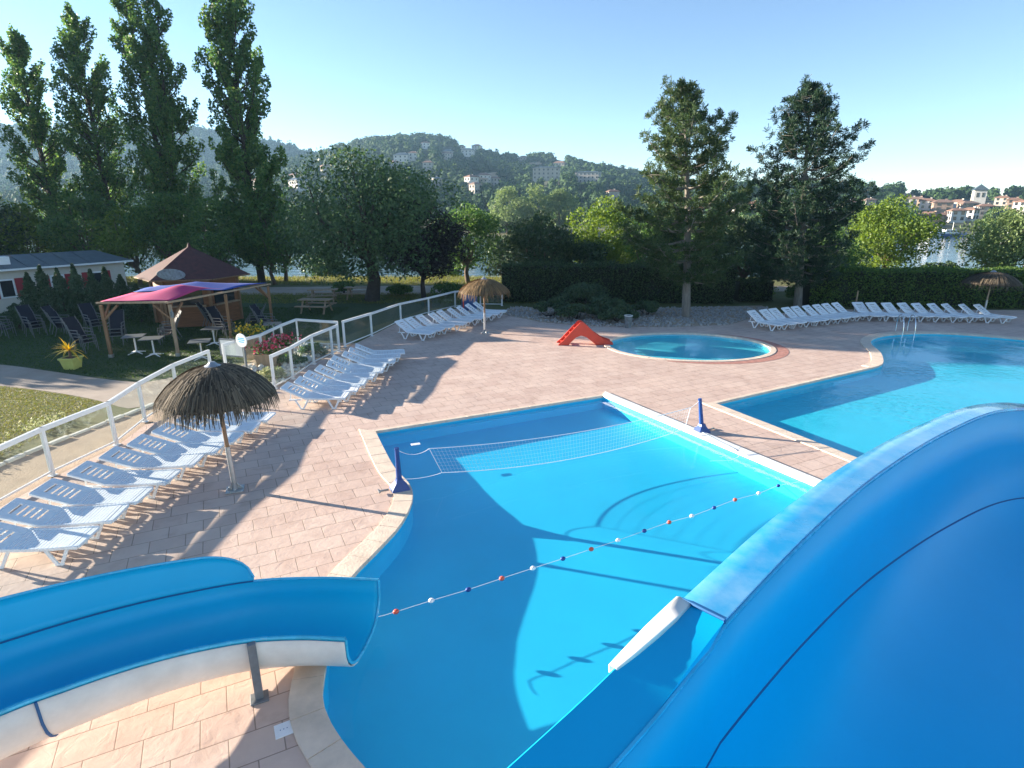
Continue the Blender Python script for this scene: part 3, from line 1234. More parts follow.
row1 = [(-7.06, 7.72), (-7.02, 8.45), (-7.0, 9.18), (-6.98, 9.9), (-6.88, 10.68), (-6.8, 11.46), (-6.66, 12.13), (-6.54, 12.80), (-6.42, 13.51), (-6.32, 14.22)]
names1 = ['white lounger cut by the left picture edge, just above the small slide', 'white lounger nearest the small blue slide, its V legs showing']
for i, f in enumerate(row1[1:], 1):
    a = R(186 - 3.2 * i * .3 + 2)
    lab = ('white lounger nearest the small blue slide, partly cut by the left edge' if i == 1 else
           '%s white lounger from the small slide in the row along the fence' % ORD[i - 1] if i < 7 else
           ['white lounger half behind the near parasol pole', 'white lounger under the thatch of the near parasol, second from the row end',
            'white lounger at the far end of the front row, right behind the near parasol canopy'][i - 7])
    put_lounger(f, Vector(f) + Vector((math.cos(a), math.sin(a))), lab, 'loungers by the near glass fence', 20)
lounger_row((-4.80, 16.1), (-4.08, 21.5), (-1.74, -.10), (-1.66, -.30), 9,
            lambda i: ('nearest white lounger of the row below the gate posts, legs in full view' if i == 0 else
                       'farthest white lounger of the row below the fence gate posts' if i == 8 else
                       '%s white lounger from the near end of the row below the fence gate posts' % ORD[i]),
            'loungers below the gate posts', 26)
lounger_row((-3.50, 25.0), (-.25, 30.7), (-1.74, .62), (-1.66, .2), 9,
            lambda i: ('leftmost white lounger of the far left row, backed onto the fence' if i == 0 else
                       'rightmost white lounger of the far left row, next to the stony bed' if i == 8 else
                       '%s white lounger from the left in the far row around the middle parasol' % ORD[i]),
            'loungers by the middle parasol')
lounger_row((12.80, 26.85), (18.15, 29.35), (-1.05, 1.42), (-.9, 1.3), 9,
            lambda i: ('leftmost white lounger of the slanting row under the right pine, nearest the round pool' if i == 0 else
                       'rightmost white lounger of the slanting row, beside the bare pole' if i == 8 else
                       '%s white lounger from the left in the slanting row under the right pine' % ORD[i]),
            'loungers under the pines')
lounger_row((18.85, 29.25), (25.3, 28.75), (-.35, 1.7), (-.95, 1.45), 9,
            lambda i: ('leftmost white lounger of the row along the hedge, just right of the bare pole' if i == 0 else
                       'rightmost white lounger along the hedge, last one before the picture edge' if i == 8 else
                       '%s white lounger from the left in the row along the hedge' % ORD[i]),
            'loungers along the hedge')


# ------------------------------------------------------------------ thatched parasols
def thatch(center, rad, z_edge, z_top, n, seed, mat, parent, layers=5):
    rng = np.random.default_rng(seed)
    V, F = [], []

    def prof(u):
        # dome profile, u = 0 at the crown, 1 at the rim
        return rad * (u ** .82), z_top - (z_top - z_edge) * (u ** 1.9)

    k = 0
    allV, allF = [], []
    for s in range(n):
        lay = rng.integers(0, layers)
        nt_ = 26 + 7 * lay
        a = (rng.integers(0, nt_) + .37 * lay + rng.normal(0, .27)) * 2 * PI / nt_
        u0 = max(.02, lay / layers - .1 + rng.uniform(-.05, .08))
        u1 = min(1.12 + rng.uniform(-.08, .12), u0 + rng.uniform(.32, .55)) if lay < layers - 1 else rng.uniform(1.0, 1.26)
        wd = rng.uniform(.006, .016)
        lift = .015 + .03 * rng.random() + .012 * (layers - lay) / layers
        da = rng.normal(0, .035)
        m = 4
        for q in range(m + 1):
            u = u0 + (u1 - u0) * q / m
            r, z = prof(min(u, 1.0))
            if u > 1:
                r += (u - 1) * rad * .25
                z -= (u - 1) * rad * 1.15
            r += .02
            z += lift * (1 - .6 * q / m)
            aa = a + da * q / m
            wq = wd * (1 - .55 * q / m) / max(r, .1)
            wq = min(wq, .2)
            allV.append((center[0] + r * math.cos(aa - wq), center[1] + r * math.sin(aa - wq), z))
            allV.append((center[0] + r * math.cos(aa + wq), center[1] + r * math.sin(aa + wq), z + .004))
        for q in range(m):
            b = k + 2 * q
            allF.append((b, b + 1, b + 3, b + 2))
        k += 2 * (m + 1)
    return np_mesh('thatch', allV, allF, mat, parent)


def parasol(loc, rad, z_edge, z_top, label, n, seed, mat, lean=(0, 0), pole='wood'):
    o = empty('thatched_parasol', (loc[0], loc[1], 0), 0, label, 'parasol', 'thatched parasols')
    top = Vector((lean[0], lean[1], z_top))
    thatch((lean[0], lean[1]), rad, z_edge, z_top, n, seed, mat, o)
    mb = MB()
    pr = []
    for q in range(9):
        u = q / 8
        pr.append((max(.02, rad * (u ** .82) * .97), z_top - (z_top - z_edge) * (u ** 1.9) - .01))
    mb.lathe(pr, (lean[0], lean[1], 0), 28, cap=False)
    pr2 = [(r * .98, z - .03) for r, z in pr]
    mb.lathe(pr2, (lean[0], lean[1], 0), 28, cap=False)
    mb.build('canopy_lining', 'straw_core', o, smooth=True)
    mb = MB()
    mb.lathe([(.0, z_top + .13), (.05, z_top + .125), (.10, z_top + .07), (.24, z_top + .01), (.25, z_top - .02)], (lean[0], lean[1], 0), 16, cap=False)
    mb.build('cap', 'steel', o, smooth=True)
    mb = MB()
    for k in range(8):
        a = 2 * PI * k / 8
        mb.bar((lean[0] + .04 * math.cos(a), lean[1] + .04 * math.sin(a), z_top - .1),
               (lean[0] + rad * .9 * math.cos(a), lean[1] + rad * .9 * math.sin(a), z_edge + .09), .03, .03)
    mb.build('rib', 'pale_wood', o)
    MB().tube([(lean[0] * .3, lean[1] * .3, .7), (lean[0], lean[1], z_top)], [.042, .034], 10).build('pole', pole, o, smooth=True)
    mb = MB()
    mb.tube([(0, 0, .02), (lean[0] * .36, lean[1] * .36, .95)], [.052, .05], 12)
    mb.build('pole_sleeve', 'steel', o, smooth=True)
    mb = MB()
    mb.box((0, 0, .014), (.34, .34, .022), Matrix.Rotation(R(20), 3, 'Z'))
    for k in range(4):
        a = R(20 + 90 * k)
        mb.extrude([(.05 * math.cos(a), .05 * math.sin(a), .024), (.15 * math.cos(a), .15 * math.sin(a), .024), (.05 * math.cos(a), .05 * math.sin(a), .16)],
                   (-.008 * math.sin(a), .008 * math.cos(a), 0))
    mb.build('base_plate', 'steel', o, bevel=.003)
    return o


parasol((-5.68, 10.71), 1.05, 2.0, 2.58, 'large thatched parasol with grey cap standing beside the front row of loungers', 5200, 11, 'straw', (-.10, .05))
parasol((-1.26, 26.49), 1.15, 1.92, 2.45, 'thatched parasol with golden left side in front of the far left loungers', 1500, 12, 'straw_gold', (-.02, .02))
parasol((25.0, 30.35), 1.25, 1.85, 2.38, 'dark thatched parasol before the hedge among the right hand loungers', 1500, 13, 'straw', (0, 0), 'pale_wood')
# a bare pole left without its canopy
bp = empty('parasol_pole', (19.05, 31.9, 0), 0, 'bare wooden pole without a canopy between two lounger rows by the hedge', 'pole')
MB().tube([(0, 0, .1), (.01, 0, 1.25)], [.04, .035], 10).build('pole', 'pale_wood', bp, smooth=True)
MB().lathe([(.055, 0), (.055, .35), (.05, .36)], (0, 0, .0), 12).build('pole_sleeve', 'steel', bp, smooth=True)


# ------------------------------------------------------------------ glass fences
def fence(pts, hs, label, rail_w=.08, bottom=True, post_w=.075, group='glass fences round the deck', gap=True):
    o = empty('glass_fence', (pts[0][0], pts[0][1], 0), 0, label, 'fence', group)
    L0 = Vector((pts[0][0], pts[0][1], 0))
    P = [Vector((p[0], p[1], 0)) - L0 for p in pts]
    if not isinstance(hs, (list, tuple)):
        hs = [hs] * len(P)
    top = MB()
    low = MB()
    for i, p in enumerate(P):
        d = (P[min(i + 1, len(P) - 1)] - P[max(i - 1, 0)]).normalized()
        ang = math.atan2(d.y, d.x)
        rot = Matrix.Rotation(ang, 3, 'Z')
        mb = MB()
        mb.box(p + Vector((0, 0, hs[i] / 2)), (post_w, post_w, hs[i]), rot)
        mb.box(p + Vector((0, 0, .008)), (.15, .15, .016), rot)
        mb.build('post', 'white_paint', o, bevel=.006)
    for i in range(len(P) - 1):
        a, b = P[i], P[i + 1]
        d = (b - a).normalized()
        h0, h1 = hs[i], hs[i + 1]
        top.bar(a + Vector((0, 0, h0 + .022)) - d * .035, b + Vector((0, 0, h1 + .022)) + d * .03, rail_w, .10)
        if bottom:
            low.bar(a + Vector((0, 0, .10)) + d * .04, b + Vector((0, 0, .10)) - d * .04, .035, .04)
        g = MB()
        nrm = Vector((-d.y, d.x, 0)) * .005
        a2, b2 = a + d * .045, b - d * .045
        z0 = .125
        g.extrude([a2 + Vector((0, 0, z0)) - nrm, b2 + Vector((0, 0, z0)) - nrm, b2 + Vector((0, 0, h1 - .012)) - nrm, a2 + Vector((0, 0, h0 - .012)) - nrm], nrm * 2)
        g.build('glass_panel', 'glass', o)
    top.build('top_rail', 'white_paint', o, bevel=.006)
    if bottom:
        low.build('bottom_rail', 'white_paint', o)
    return o


fence([(-10.05, 5.2), (-10.02, 7.2), (-9.99, 9.3), (-9.93, 11.38), (-9.66, 13.07), (-9.95, 14.7), (-10.1, 16.6), (-9.95, 18.4)], 1.05,
      'long glass fence with white rails beside the near row of loungers')
fence([(-9.95, 19.4), (-9.35, 21.0), (-9.3, 22.9), (-9.15, 24.2), (-7.25, 23.6)], 1.03, 'glass fence with white posts behind the flowers and the small white board')
fence([(-7.62, 17.7), (-7.44, 18.83), (-7.37, 20.8), (-7.10, 22.2), (-7.0, 22.75)], 1.05, 'short glass fence run right behind the sunlit loungers')
fence([(-7.0, 23.6), (-6.38, 25.8), (-5.70, 29.3), (-4.6, 31.7), (-3.35, 33.9), (-1.9, 34.6), (-.6, 34.5)], [1.05, 1.0, .9, .85, .9, .9, .9],
      'glass fence climbing away behind the far left loungers')

# ------------------------------------------------------------------ volleyball posts and net
pL, pR = Vector((-2.30, 10.71, .028)), Vector((4.90, 13.94, 0))


def volley_post(p, lean, label, ang):
    o = empty('volleyball_post', p, 0, label, 'net post', 'posts of the pool volleyball net')
    rot = Matrix.Rotation(ang, 3, 'Z')
    mb = MB()
    mb.tube([(0, 0, .1), (lean[0] * .9, lean[1] * .9, .87)], [.062, .042], 12)
    mb.build('pole', 'navy', o, smooth=True)
    mb = MB()
    mb.tube([(lean[0] * .9, lean[1] * .9, .86), (lean[0], lean[1], .90)], [.05, .045], 12)
    mb.build('pole_cap', 'navy', o, smooth=True)
    mb = MB()
    vs = []
    for s, z, e in ((.19, .0, .15), (.175, .04, .135), (.08, .17, .08), (.062, .23, .062)):
        vs.append([rot @ Vector((sx * s, sy * e, z)) for sx, sy in ((-1, -1), (1, -1), (1, 1), (-1, 1))])
    mb.grid(vs, close=True)
    mb.add(vs[-1], [(0, 1, 2, 3)])
    mb.build('base', 'navy', o, bevel=.012)
    mb = MB()
    mb.bar(rot @ Vector((-.23, 0, .03)), rot @ Vector((-.42, 0, .03)), .03, .03)
    mb.bar(rot @ Vector((-.42, -.07, .03)), rot @ Vector((-.42, .07, .03)), .03, .03)
    mb.build('anchor_bar', 'grey_steel', o)
    return o


volley_post(pL, (-.02, .02), 'blue volleyball post on the left pool edge', R(24))
volley_post(pR, (-.12, .02), 'blue volleyball post on the strip between the two big pools', R(204))


def lerp_tab(tab, u):
    for (a, x), (b, y) in zip(tab, tab[1:]):
        if u <= b:
            return x + (y - x) * (u - a) / (b - a)
    return tab[-1][1]


A2, B2 = pL.to_2d(), pR.to_2d()
mb = MB()


def quad_fit(u, pts):
    return sum(y * math.prod((u - x2) / (x - x2) for x2, _ in pts if x2 != x) for x, y in pts)


topf = lambda u: quad_fit(u, [(.083, .80), (.45, .60), (.93, .72)])
botf = lambda u: max(-.06, quad_fit(u, [(.115, .21), (.5, -.05), (.93, .17)]))


def npnt(u, f):
    ut, ub = .083 + (.945 - .083) * u, .115 + (.93 - .115) * u
    uu = ut + (ub - ut) * f
    p = A2.lerp(B2, uu)
    return Vector((p.x, p.y, topf(ut) * (1 - f) + botf(ub) * f))


NX = 84
for k in range(NX + 1):
    mb.tube([npnt(k / NX, q / 3) for q in range(4)], .0019, 3, False)
for f in range(1, 7):
    mb.tube([npnt(k / 40, f / 7) for k in range(41)], .0019, 3, False)
no = tag(mb.build('net_mesh', 'net'), None, None)
ne = empty('volleyball_net', (0, 0, 0), 0, 'white volleyball net sagging low across the big pool', 'net')
no.parent = ne
mb = MB()
for f in (0, 1):
    mb.tube([npnt(k / 40, f) for k in range(41)], .009, 6)
for k in (0, 1):
    mb.tube([npnt(k, q / 3) for q in range(4)], .008, 6)
mb.build('border_cord', 'net', ne, smooth=True)
mb = MB()


def sag(a, b, s):
    a, b = Vector(a), Vector(b)
    return [a.lerp(b, t / 12) - Vector((0, 0, s * 4 * (t / 12) * (1 - t / 12))) for t in range(13)]


mb.tube(sag(pL + Vector((-.02, .02, .86)), npnt(0, 0), .12), .006, 5)
mb.tube(sag(pL + Vector((0, 0, .22)), npnt(0, 1), .05), .006, 5)
mb.tube(sag(npnt(1, 0), pR + Vector((-.11, .02, .86)), .02), .006, 5)
mb.tube(sag(npnt(1, 1), pR + Vector((0, 0, .22)), .03), .006, 5)
mb.build('guy_rope', 'net', ne, smooth=True)

# loose mooring cords lying over the white kerb
tag(MB().tube(smooth_line([(4.82, 13.9, .06), (5.05, 13.2, .065), (5.3, 12.6, .06), (5.28, 12.4, -.02), (5.1, 12.35, -.075), (4.6, 12.3, -.075)], .1), .006, 5).build('slack_cord', 'rope', smooth=True),
    'thin slack cord running over the white kerb below the right net post', 'cord')

# ------------------------------------------------------------------ lane rope with floats
fl_pts = [(-1.95, 6.93), (-1.68, 7.05), (-1.2, 7.30), (-.67, 7.56), (-.16, 7.84), (.34, 8.11), (.85, 8.38), (1.36, 8.66), (1.87, 8.94), (2.40, 9.25), (2.93, 9.55), (3.42, 9.78), (3.95, 10.1),
          (4.48, 10.42), (5.07, 10.70), (5.62, 11.04), (6.32, 11.1)]
rp = empty('lane_rope', (0, 0, 0), 0, 'rope with red, white and blue floats lying across the pool surface', 'lane rope')
ZW = -.085
rope_line = smooth_line([(-2.2, 6.8, .0)] + [(x, y, ZW + .012) for x, y in fl_pts[:-1]] + [(6.2, 11.12, .0)], .12)
MB().tube(rope_line, .0045, 5).build('rope', 'rope', rp, smooth=True)
kinds = ['red', 'white', 'blue']
for i, (x, y) in enumerate(fl_pts[1:-1]):
    mb = MB()
    d = Vector((fl_pts[i + 2][0] - fl_pts[i][0], fl_pts[i + 2][1] - fl_pts[i][1], 0)).normalized()
    c = Vector((x, y, ZW + .014))
    mb.tube([c + d * t for t in (-.045, -.037, -.02, 0, .02, .037, .045)], [.010, .024, .034, .038, .034, .024, .010], 12)
    mb.build('float', 'float_' + kinds[i % 3], rp, smooth=True)

# ------------------------------------------------------------------ red children's slide beside the round pool
cs = empty('toddler_slide', (1.95, 24.15, 0), R(3), 'low orange red children slide shaped like an arch beside the round pool', 'toddler slide')
out = [(0, 0), (0, .05), (.18, .20), (.72, .80), (.90, .98), (1.02, .98), (1.20, .84), (1.55, .52), (1.9, .28), (2.3, .14), (2.36, .02), (2.32, 0), (1.62, .0), (1.45, .14), (1.2, .34), (.95, .42), (.75, .34), (.5, .1), (.45, 0)]
for y in (-.28, .24):
    mb = MB()
    mb.extrude([(x, y, z) for x, z in out], (0, .045, 0))
    mb.build('side_panel', 'red_plastic', cs, bevel=.012)
mb = MB()
deckl = [(.92, .90), (1.02, .90), (1.18, .76), (1.52, .44), (1.88, .20), (2.28, .07)]
mb.grid([[(x, -.235, z) for x, z in deckl], [(x, .24, z) for x, z in deckl]])
mb.build('chute', 'red_plastic', cs, smooth=True, solid=.02)
for k in range(4):
    t = (k + .5) / 4
    mb = MB()
    mb.box((.16 + .72 * t, .0, .02 + .76 * t), (.20, .47, .03))
    mb.build('step', 'red_plastic', cs, bevel=.005)

# ------------------------------------------------------------------ small deck items
ldr = empty('pool_ladder', (18.15, 26.05, 0), R(-8), 'stainless steel ladder with two curved rails at the far pool edge', 'pool ladder')
for s in (-.25, .25):
    mb = MB()
    mb.tube(smooth_line([(s, .55, 0), (s, .55, .55), (s, .45, .80), (s, .25, .88), (s, .02, .70), (s, -.10, .40), (s, -.13, -.1), (s, -.13, -.45)], .06), .021, 10)
    mb.build('rail', 'chrome', ldr, smooth=True)
for z in (-.18, -.4):
    MB().box((0, -.13, z), (.5, .07, .025)).build('rung', 'chrome', ldr, bevel=.004)
bn = empty('litter_bin', (5.65, 27.75, 0), 0, 'small pale grey litter bin standing before the low shrubs', 'bin')
MB().lathe([(.14, 0), (.15, .02), (.19, .55), (.2, .56), (.2, .60), (.175, .6), (.15, .08)], (0, 0, 0), 20).build('body', 'sign_grey', bn, smooth=True)
MB().lathe([(.205, .585), (.212, .60), (.205, .615), (.195, .60)], (0, 0, 0), 20, cap=False).build('rim', 'white_paint', bn, smooth=True)
sk = MB()
rot = Matrix.Rotation(R(28), 3, 'Z')
sk.box((0, 0, .007), (.19, .19, .012), rot)
so = empty('skimmer_cover', (-2.52, 5.0, 0), 0, 'square white skimmer lid set in the paving near the small slide', 'cover')
sk.build('lid', 'white', so, bevel=.004)
sk = MB()
for k in range(3):
    sk.lathe([(.006, .0135), (.006, .0148)], (rot @ Vector((-.035 + .035 * k, .0, 0))), 8)
sk.build('finger_hole', 'seam', so)
dr = empty('deck_drain', (-2.35, 13.05, 0), 0, 'small pale drain cover in the coping near the back left pool corner', 'drain cover')
MB().box((0, 0, .033), (.22, .12, .01), Matrix.Rotation(R(20), 3, 'Z')).build('lid', 'white', dr, bevel=.003)

# ------------------------------------------------------------------ terrace on the lawn: pergola with sails, hut, home, tables and chairs
pg = empty('pergola', (-15.5, 21.9, 0), 0, 'timber pergola carrying pink and blue canvas on the lawn', 'pergola')
PA, PB = Vector((-15.62, 21.85, 0)), Vector((-13.12, 22.05, 0))
PC, PD = Vector((-11.6, 27.6, 0)), Vector((-16.2, 26.6, 0))
O = pg.location
PH = 2.12
for p, m in ((PA, 'wood'), (PB, 'pale_wood'), (PC, 'wood'), (PD, 'wood'), ((PB + PC) / 2 + Vector((.05, 0, 0)), 'wood')):
    mb = MB()
    p = p - O
    mb.box(p + Vector((0, 0, PH / 2 - .04)), (.11, .11, PH - .1), Matrix.Rotation(R(12), 3, 'Z'))
    mb.build('post', m, pg, bevel=.01)
    MB().box(p + Vector((0, 0, .06)), (.15, .15, .12), Matrix.Rotation(R(12), 3, 'Z')).build('post_shoe', 'steel', pg)
for a, b in ((PA, PB), (PB, PC), (PC, PD), (PD, PA)):
    d = (b - a).normalized()
    MB().bar(a - O + Vector((0, 0, PH)) - d * .14, b - O + Vector((0, 0, PH)) + d * .05, .11, .07).build('beam', 'pale_wood', pg, bevel=.01)
    for q, s in ((a, 1), (b, -1)):
        MB().bar(q - O + d * .06 * s + Vector((0, 0, PH - .62)), q - O + d * .6 * s + Vector((0, 0, PH - .09)), .07, .07).build('brace', 'wood', pg)


def sail(name, c, peak, matn, label, sagz):
    rows = []
    n = 14
    for i in range(n + 1):
        row = []
        for j in range(n + 1):
            u, v = i / n, j / n
            p = (c[0] * (1 - u) * (1 - v) + c[1] * u * (1 - v) + c[2] * u * v + c[3] * (1 - u) * v)
            r = math.hypot(u - peak[0], v - peak[1])
            p = p + Vector((0, 0, peak[2] * max(0, 1 - r / .62) ** 1.25 + sagz * 16 * u * (1 - u) * v * (1 - v)))
            row.append(p)
        rows.append(row)
    return tag(MB().grid(rows).build(name, matn, None, smooth=True, solid=.006), label, 'shade sail', 'shade sails on the pergola')


z1 = Vector((0, 0, PH + .06))
mAD, mBC = PA.lerp(PD, .50), PB.lerp(PC, .5)
sail('shade_sail', [PA + z1, PB + z1 + Vector((-.05, .05, 0)), mBC + z1, mAD + z1], (.72, .62, .46), 'sail_pink', 'magenta canvas sail stretched over the near half of the pergola', -.04)
sail('shade_sail', [mAD + z1 + Vector((0, .06, .03)), mBC + z1 + Vector((0, .06, .03)), PC + z1 + Vector((.0, 0, .02)), PD + z1], (.5, .5, .30), 'sail_blue', 'bright blue canvas sail stretched over the far half of the pergola', -.04)
lan = empty('lantern', PB + Vector((.1, -.12, 1.55)), 0, 'small pale lantern hanging on the near right pergola post', 'lantern')
MB().lathe([(.05, 0), (.06, .02), (.06, .2), (.03, .25), (.012, .3)], (0, 0, 0), 12).build('body', 'sign_grey', lan, smooth=True)
MB().bar((0, 0, .3), (-.1, .12, .42), .015, .015).build('bracket', 'grey_steel', lan)

# hut: six sided cabin with a pyramid roof
hx = empty('snack_hut', (-16.15, 29.6, 0), 0, 'wooden kiosk with a dark red pyramid roof and oval sign', 'hut')
NHX = 6


def hexp(r, z, a0=R(15), n=NHX):
    return [Vector((r * math.cos(a0 + 2 * PI * k / n), r * math.sin(a0 + 2 * PI * k / n), z)) for k in range(n)]


mb = MB()
mb.prism([p[:2] for p in hexp(1.95, 0)], 0, 2.3)
mb.build('wall', 'cabin_wood', hx, bevel=.02)
mb = MB()
a, b = hexp(2.62, 2.28), hexp(2.62, 2.36)
mb.grid([a, b, hexp(.10, 3.72)], close=True)
mb.add(a, [tuple(range(NHX))])
mb.add(hexp(.10, 3.72), [tuple(range(NHX))])
rf = mb.build('roof', 'roof_red', hx)
MB().lathe([(.0, 3.95), (.06, 3.86), (.10, 3.70)], (0, 0, 0), 10, cap=False).build('finial', 'roof_red', rf)
mb = MB()
for k in range(NHX):
    mb.bar(hexp(2.62, 2.32)[k], hexp(2.62, 2.32)[(k + 1) % NHX], .12, .05)
mb.build('fascia', 'wood', hx)
for k in range(NHX):
    p = hexp(2.0, 0)[k]
    MB().box(p + Vector((0, 0, 1.15)), (.12, .12, 2.26)).build('corner_post', 'wood', hx)
# serving hatch with dark opening and counter on the side that faces the pool
fa = R(15 + 60 * 4.5)
for a5 in (R(285), R(345)):
    nrm = Vector((math.cos(a5), math.sin(a5), 0))
    tn = Vector((-nrm.y, nrm.x, 0))
    rr = 1.95 * math.cos(R(30))
    rot = Matrix((tn, nrm, Vector((0, 0, 1)))).transposed()
    wn = MB().box(nrm * (rr + .012) + Vector((0, 0, 1.5)), (1.35, .03, .85), rot).build('hatch', 'window', hx)
    MB().box(nrm * (rr + .10) + Vector((0, 0, 1.03)), (1.6, .26, .05), rot).build('counter', 'pale_wood', wn)
sg = empty('hut_sign', (-16.15, 29.6, 0), 0, 'oval grey weathered sign board on the front of the hut roof', 'sign')
nd = Vector((-.12, -1, 0)).normalized()
td = Vector((-nd.y, nd.x, 0))
cen = nd * 2.38 + Vector((0, 0, 2.62)) + Vector((.55, 0, 0))
oval = [cen - td * (.72 * math.cos(2 * PI * k / 28)) * 1 + Vector((0, 0, .26 * math.sin(2 * PI * k / 28))) for k in range(28)]
MB().extrude(oval, nd * .05).build('board', 'sign_grey', sg, bevel=.01)
mb = MB()
for s in (-.4, .4):
    mb.bar(cen + td * s + Vector((0, 0, -.05)), cen + td * s - nd * .35 + Vector((0, 0, -.22)), .04, .04)
mb.build('bracket', 'grey_steel', sg)

# mobile home
mh = empty('mobile_home', (-27.2, 31.05, 0), math.atan2(5.54, 2.77), 'cream mobile home with a blue grey roof and red window shutters', 'mobile home')
Lm, Wm = 6.4, 3.4
mb = MB()
mb.box((Lm / 2 - 2.2, Wm / 2, 1.30), (Lm + 4.4, Wm, 2.2))
mb.build('wall', 'cream', mh, bevel=.02)
mb = MB()
xs0, xs1 = -4.6, Lm + .2
for k in range(14):
    z = .35 + k * .15
    mb.box(((xs0 + xs1) / 2, -.006, z), (xs1 - xs0 - .5, .012, .012))
mb.build('cladding_joint', 'cream', mh)
mb = MB()
ov = .28
e = [Vector((xs0 - ov, -ov, 2.38)), Vector((xs1 + ov, -ov, 2.38)), Vector((xs1 + ov, Wm + ov, 2.38)), Vector((xs0 - ov, Wm + ov, 2.38))]
e2 = [p + Vector((0, 0, .1)) for p in e]
rg = [Vector((xs0 + .6, Wm / 2, 3.1)), Vector((xs1 - .8, Wm / 2, 3.1))]
mb.add(e + e2 + rg, [(3, 2, 1, 0), (0, 1, 5, 4), (1, 2, 6, 5), (2, 3, 7, 6), (3, 0, 4, 7), (4, 5, 9, 8), (5, 6, 9), (6, 7, 8, 9), (7, 4, 8)])
rf = mb.build('roof', 'roof_slate', mh)
mb = MB()
for k in range(9):
    x = xs0 + .6 + k * 1.05
    mb.bar((x, -ov, 2.49), (min(max(x, xs0 + .7), xs1 - .9), Wm / 2 - .05, 3.115), .03, .03)
mb.build('roof_rib', 'roof_slate', rf)
MB().box((.35, .6, 2.88), (.75, .5, .42)).build('roof_vent', 'white_paint', rf, bevel=.02)
MB().box(((xs0 + xs1) / 2, -ov - .03, 2.44), (xs1 - xs0 + .5, .06, .1)).build('gutter', 'white_paint', rf)
for x in (.15, 2.6, 4.7):
    wn = MB().box((x, -.012, 1.45), (.72, .05, 1.0)).build('window', 'white_paint', mh, bevel=.01)
    MB().box((x, -.035, 1.45), (.56, .02, .84)).build('pane', 'window', wn)
    for s in (-1, 1):
        MB().box((x + s * .60, -.02, 1.45), (.40, .045, 1.02)).build('shutter', 'shutter', mh, bevel=.008)


# terrace tables with a single column
def make_table():
    o = empty('bistro_table')
    MB().box((0, 0, .715), (.75, .75, .03)).build('table_top', 'table_top', o, bevel=.01)
    MB().tube([(0, 0, .05), (0, 0, .70)], .03, 10).build('column', 'white_paint', o, smooth=True)
    mb = MB()
    for k in range(4):
        a = R(45 + 90 * k)
        mb.tube([(0, 0, .09), (.16 * math.cos(a), .16 * math.sin(a), .06), (.36 * math.cos(a), .36 * math.sin(a), .015)], [.03, .024, .018], 8)
    mb.build('foot', 'white_paint', o, smooth=True)
    return o


t0 = make_table()
tabs = [((-14.15, 22.2), 'grey pedestal table between the two near pergola posts'), ((-15.1, 22.6), 'grey pedestal table just right of the near left pergola post'),
        ((-12.0, 21.7), 'grey pedestal table to the right of the near right pergola post'), ((-12.75, 24.2), 'grey pedestal table under the middle of the pergola'),
        ((-10.6, 25.2), 'grey pedestal table near the fence at the far end of the terrace')]
for i, (p, lab) in enumerate(tabs):
    o = t0 if i == 0 else copy_tree(t0)
    o.location = (p[0], p[1], -.03)
    o.rotation_euler = (0, 0, R(random.uniform(0, 40)))
    tag(o, lab, 'table', 'terrace tables')


def make_chair():
    o = empty('garden_chair')
    MB().grid([[(x, y, .43 - .02 * math.sin(PI * (x + .25) / .5)) for y in (-.24, .24)] for x in (-.25, -.1, .05, .22)]).build('seat', 'navy_sling', o, solid=.012)
    MB().grid([[(.20 + t * .30, y, .44 + t * .68 - .03 * math.sin(PI * t)) for y in (-.24, .24)] for t in (0, .25, .5, .75, 1)]).build('backrest', 'navy_sling', o, solid=.012)
    for s in (-1, 1):
        y = s * .27
        MB().tube([(-.24, y, .64), (-.27, y, .4), (-.29, y, .0)], 0.014, 8).build('leg', 'frame_grey', o, smooth=True)
        MB().tube([(.50, y, 1.12), (.20, y, .42), (.36, y, .0)], 0.014, 8).build('leg', 'frame_grey', o, smooth=True)
        MB().box((-.02, y, .655), (.48, .05, .022)).build('armrest', 'frame_grey', o, bevel=.006)
    MB().box((-.25, 0, .42), (.03, .54, .03)).build('crossbar', 'frame_grey', o)
    return o


c0 = make_chair()
first = [True]


def put_chair(x, y, rz, lab, tilt=0.0, z=-.03):
    o = c0 if first[0] else copy_tree(c0)
    first[0] = False
    o.location = (x, y, z)
    o.rotation_euler = (0, tilt, rz)
    tag(o, lab, 'chair', 'navy terrace chairs')


# (place, compass turn, forward tilt): chairs are tipped forward so that their backs shed the rain
stacks = [((-22.9, 25.6), 200, 'at the left picture edge'), ((-21.7, 25.9), 160, 'in front of the mobile home shutters'), ((-20.4, 26.0), 190, 'before the first little cypress'),
          ((-19.3, 26.4), 150, 'before the middle cypresses'), ((-17.3, 22.9), 170, 'behind the potted plant'), ((-16.9, 24.2), 120, 'left of the near left pergola post'),
          ((-14.9, 24.4), 40, 'at the pedestal table behind the near left post'), ((-14.1, 27.2), 200, 'at the front of the hut'), ((-12.9, 25.6), 160, 'under the blue sail'),
          ((-12.1, 26.5), 20, 'by the far pergola post'), ((-11.2, 26.3), 170, 'right of the far pergola post')]
for (x, y), deg, wh in stacks:
    a = R(deg + random.uniform(-10, 10))
    for k, nm in enumerate(('lowest', 'middle', 'topmost')):
        put_chair(x + .10 * k * math.cos(a), y + .10 * k * math.sin(a), a, '%s navy chair of the stack %s' % (nm, wh), 0, -.03 + .13 * k)

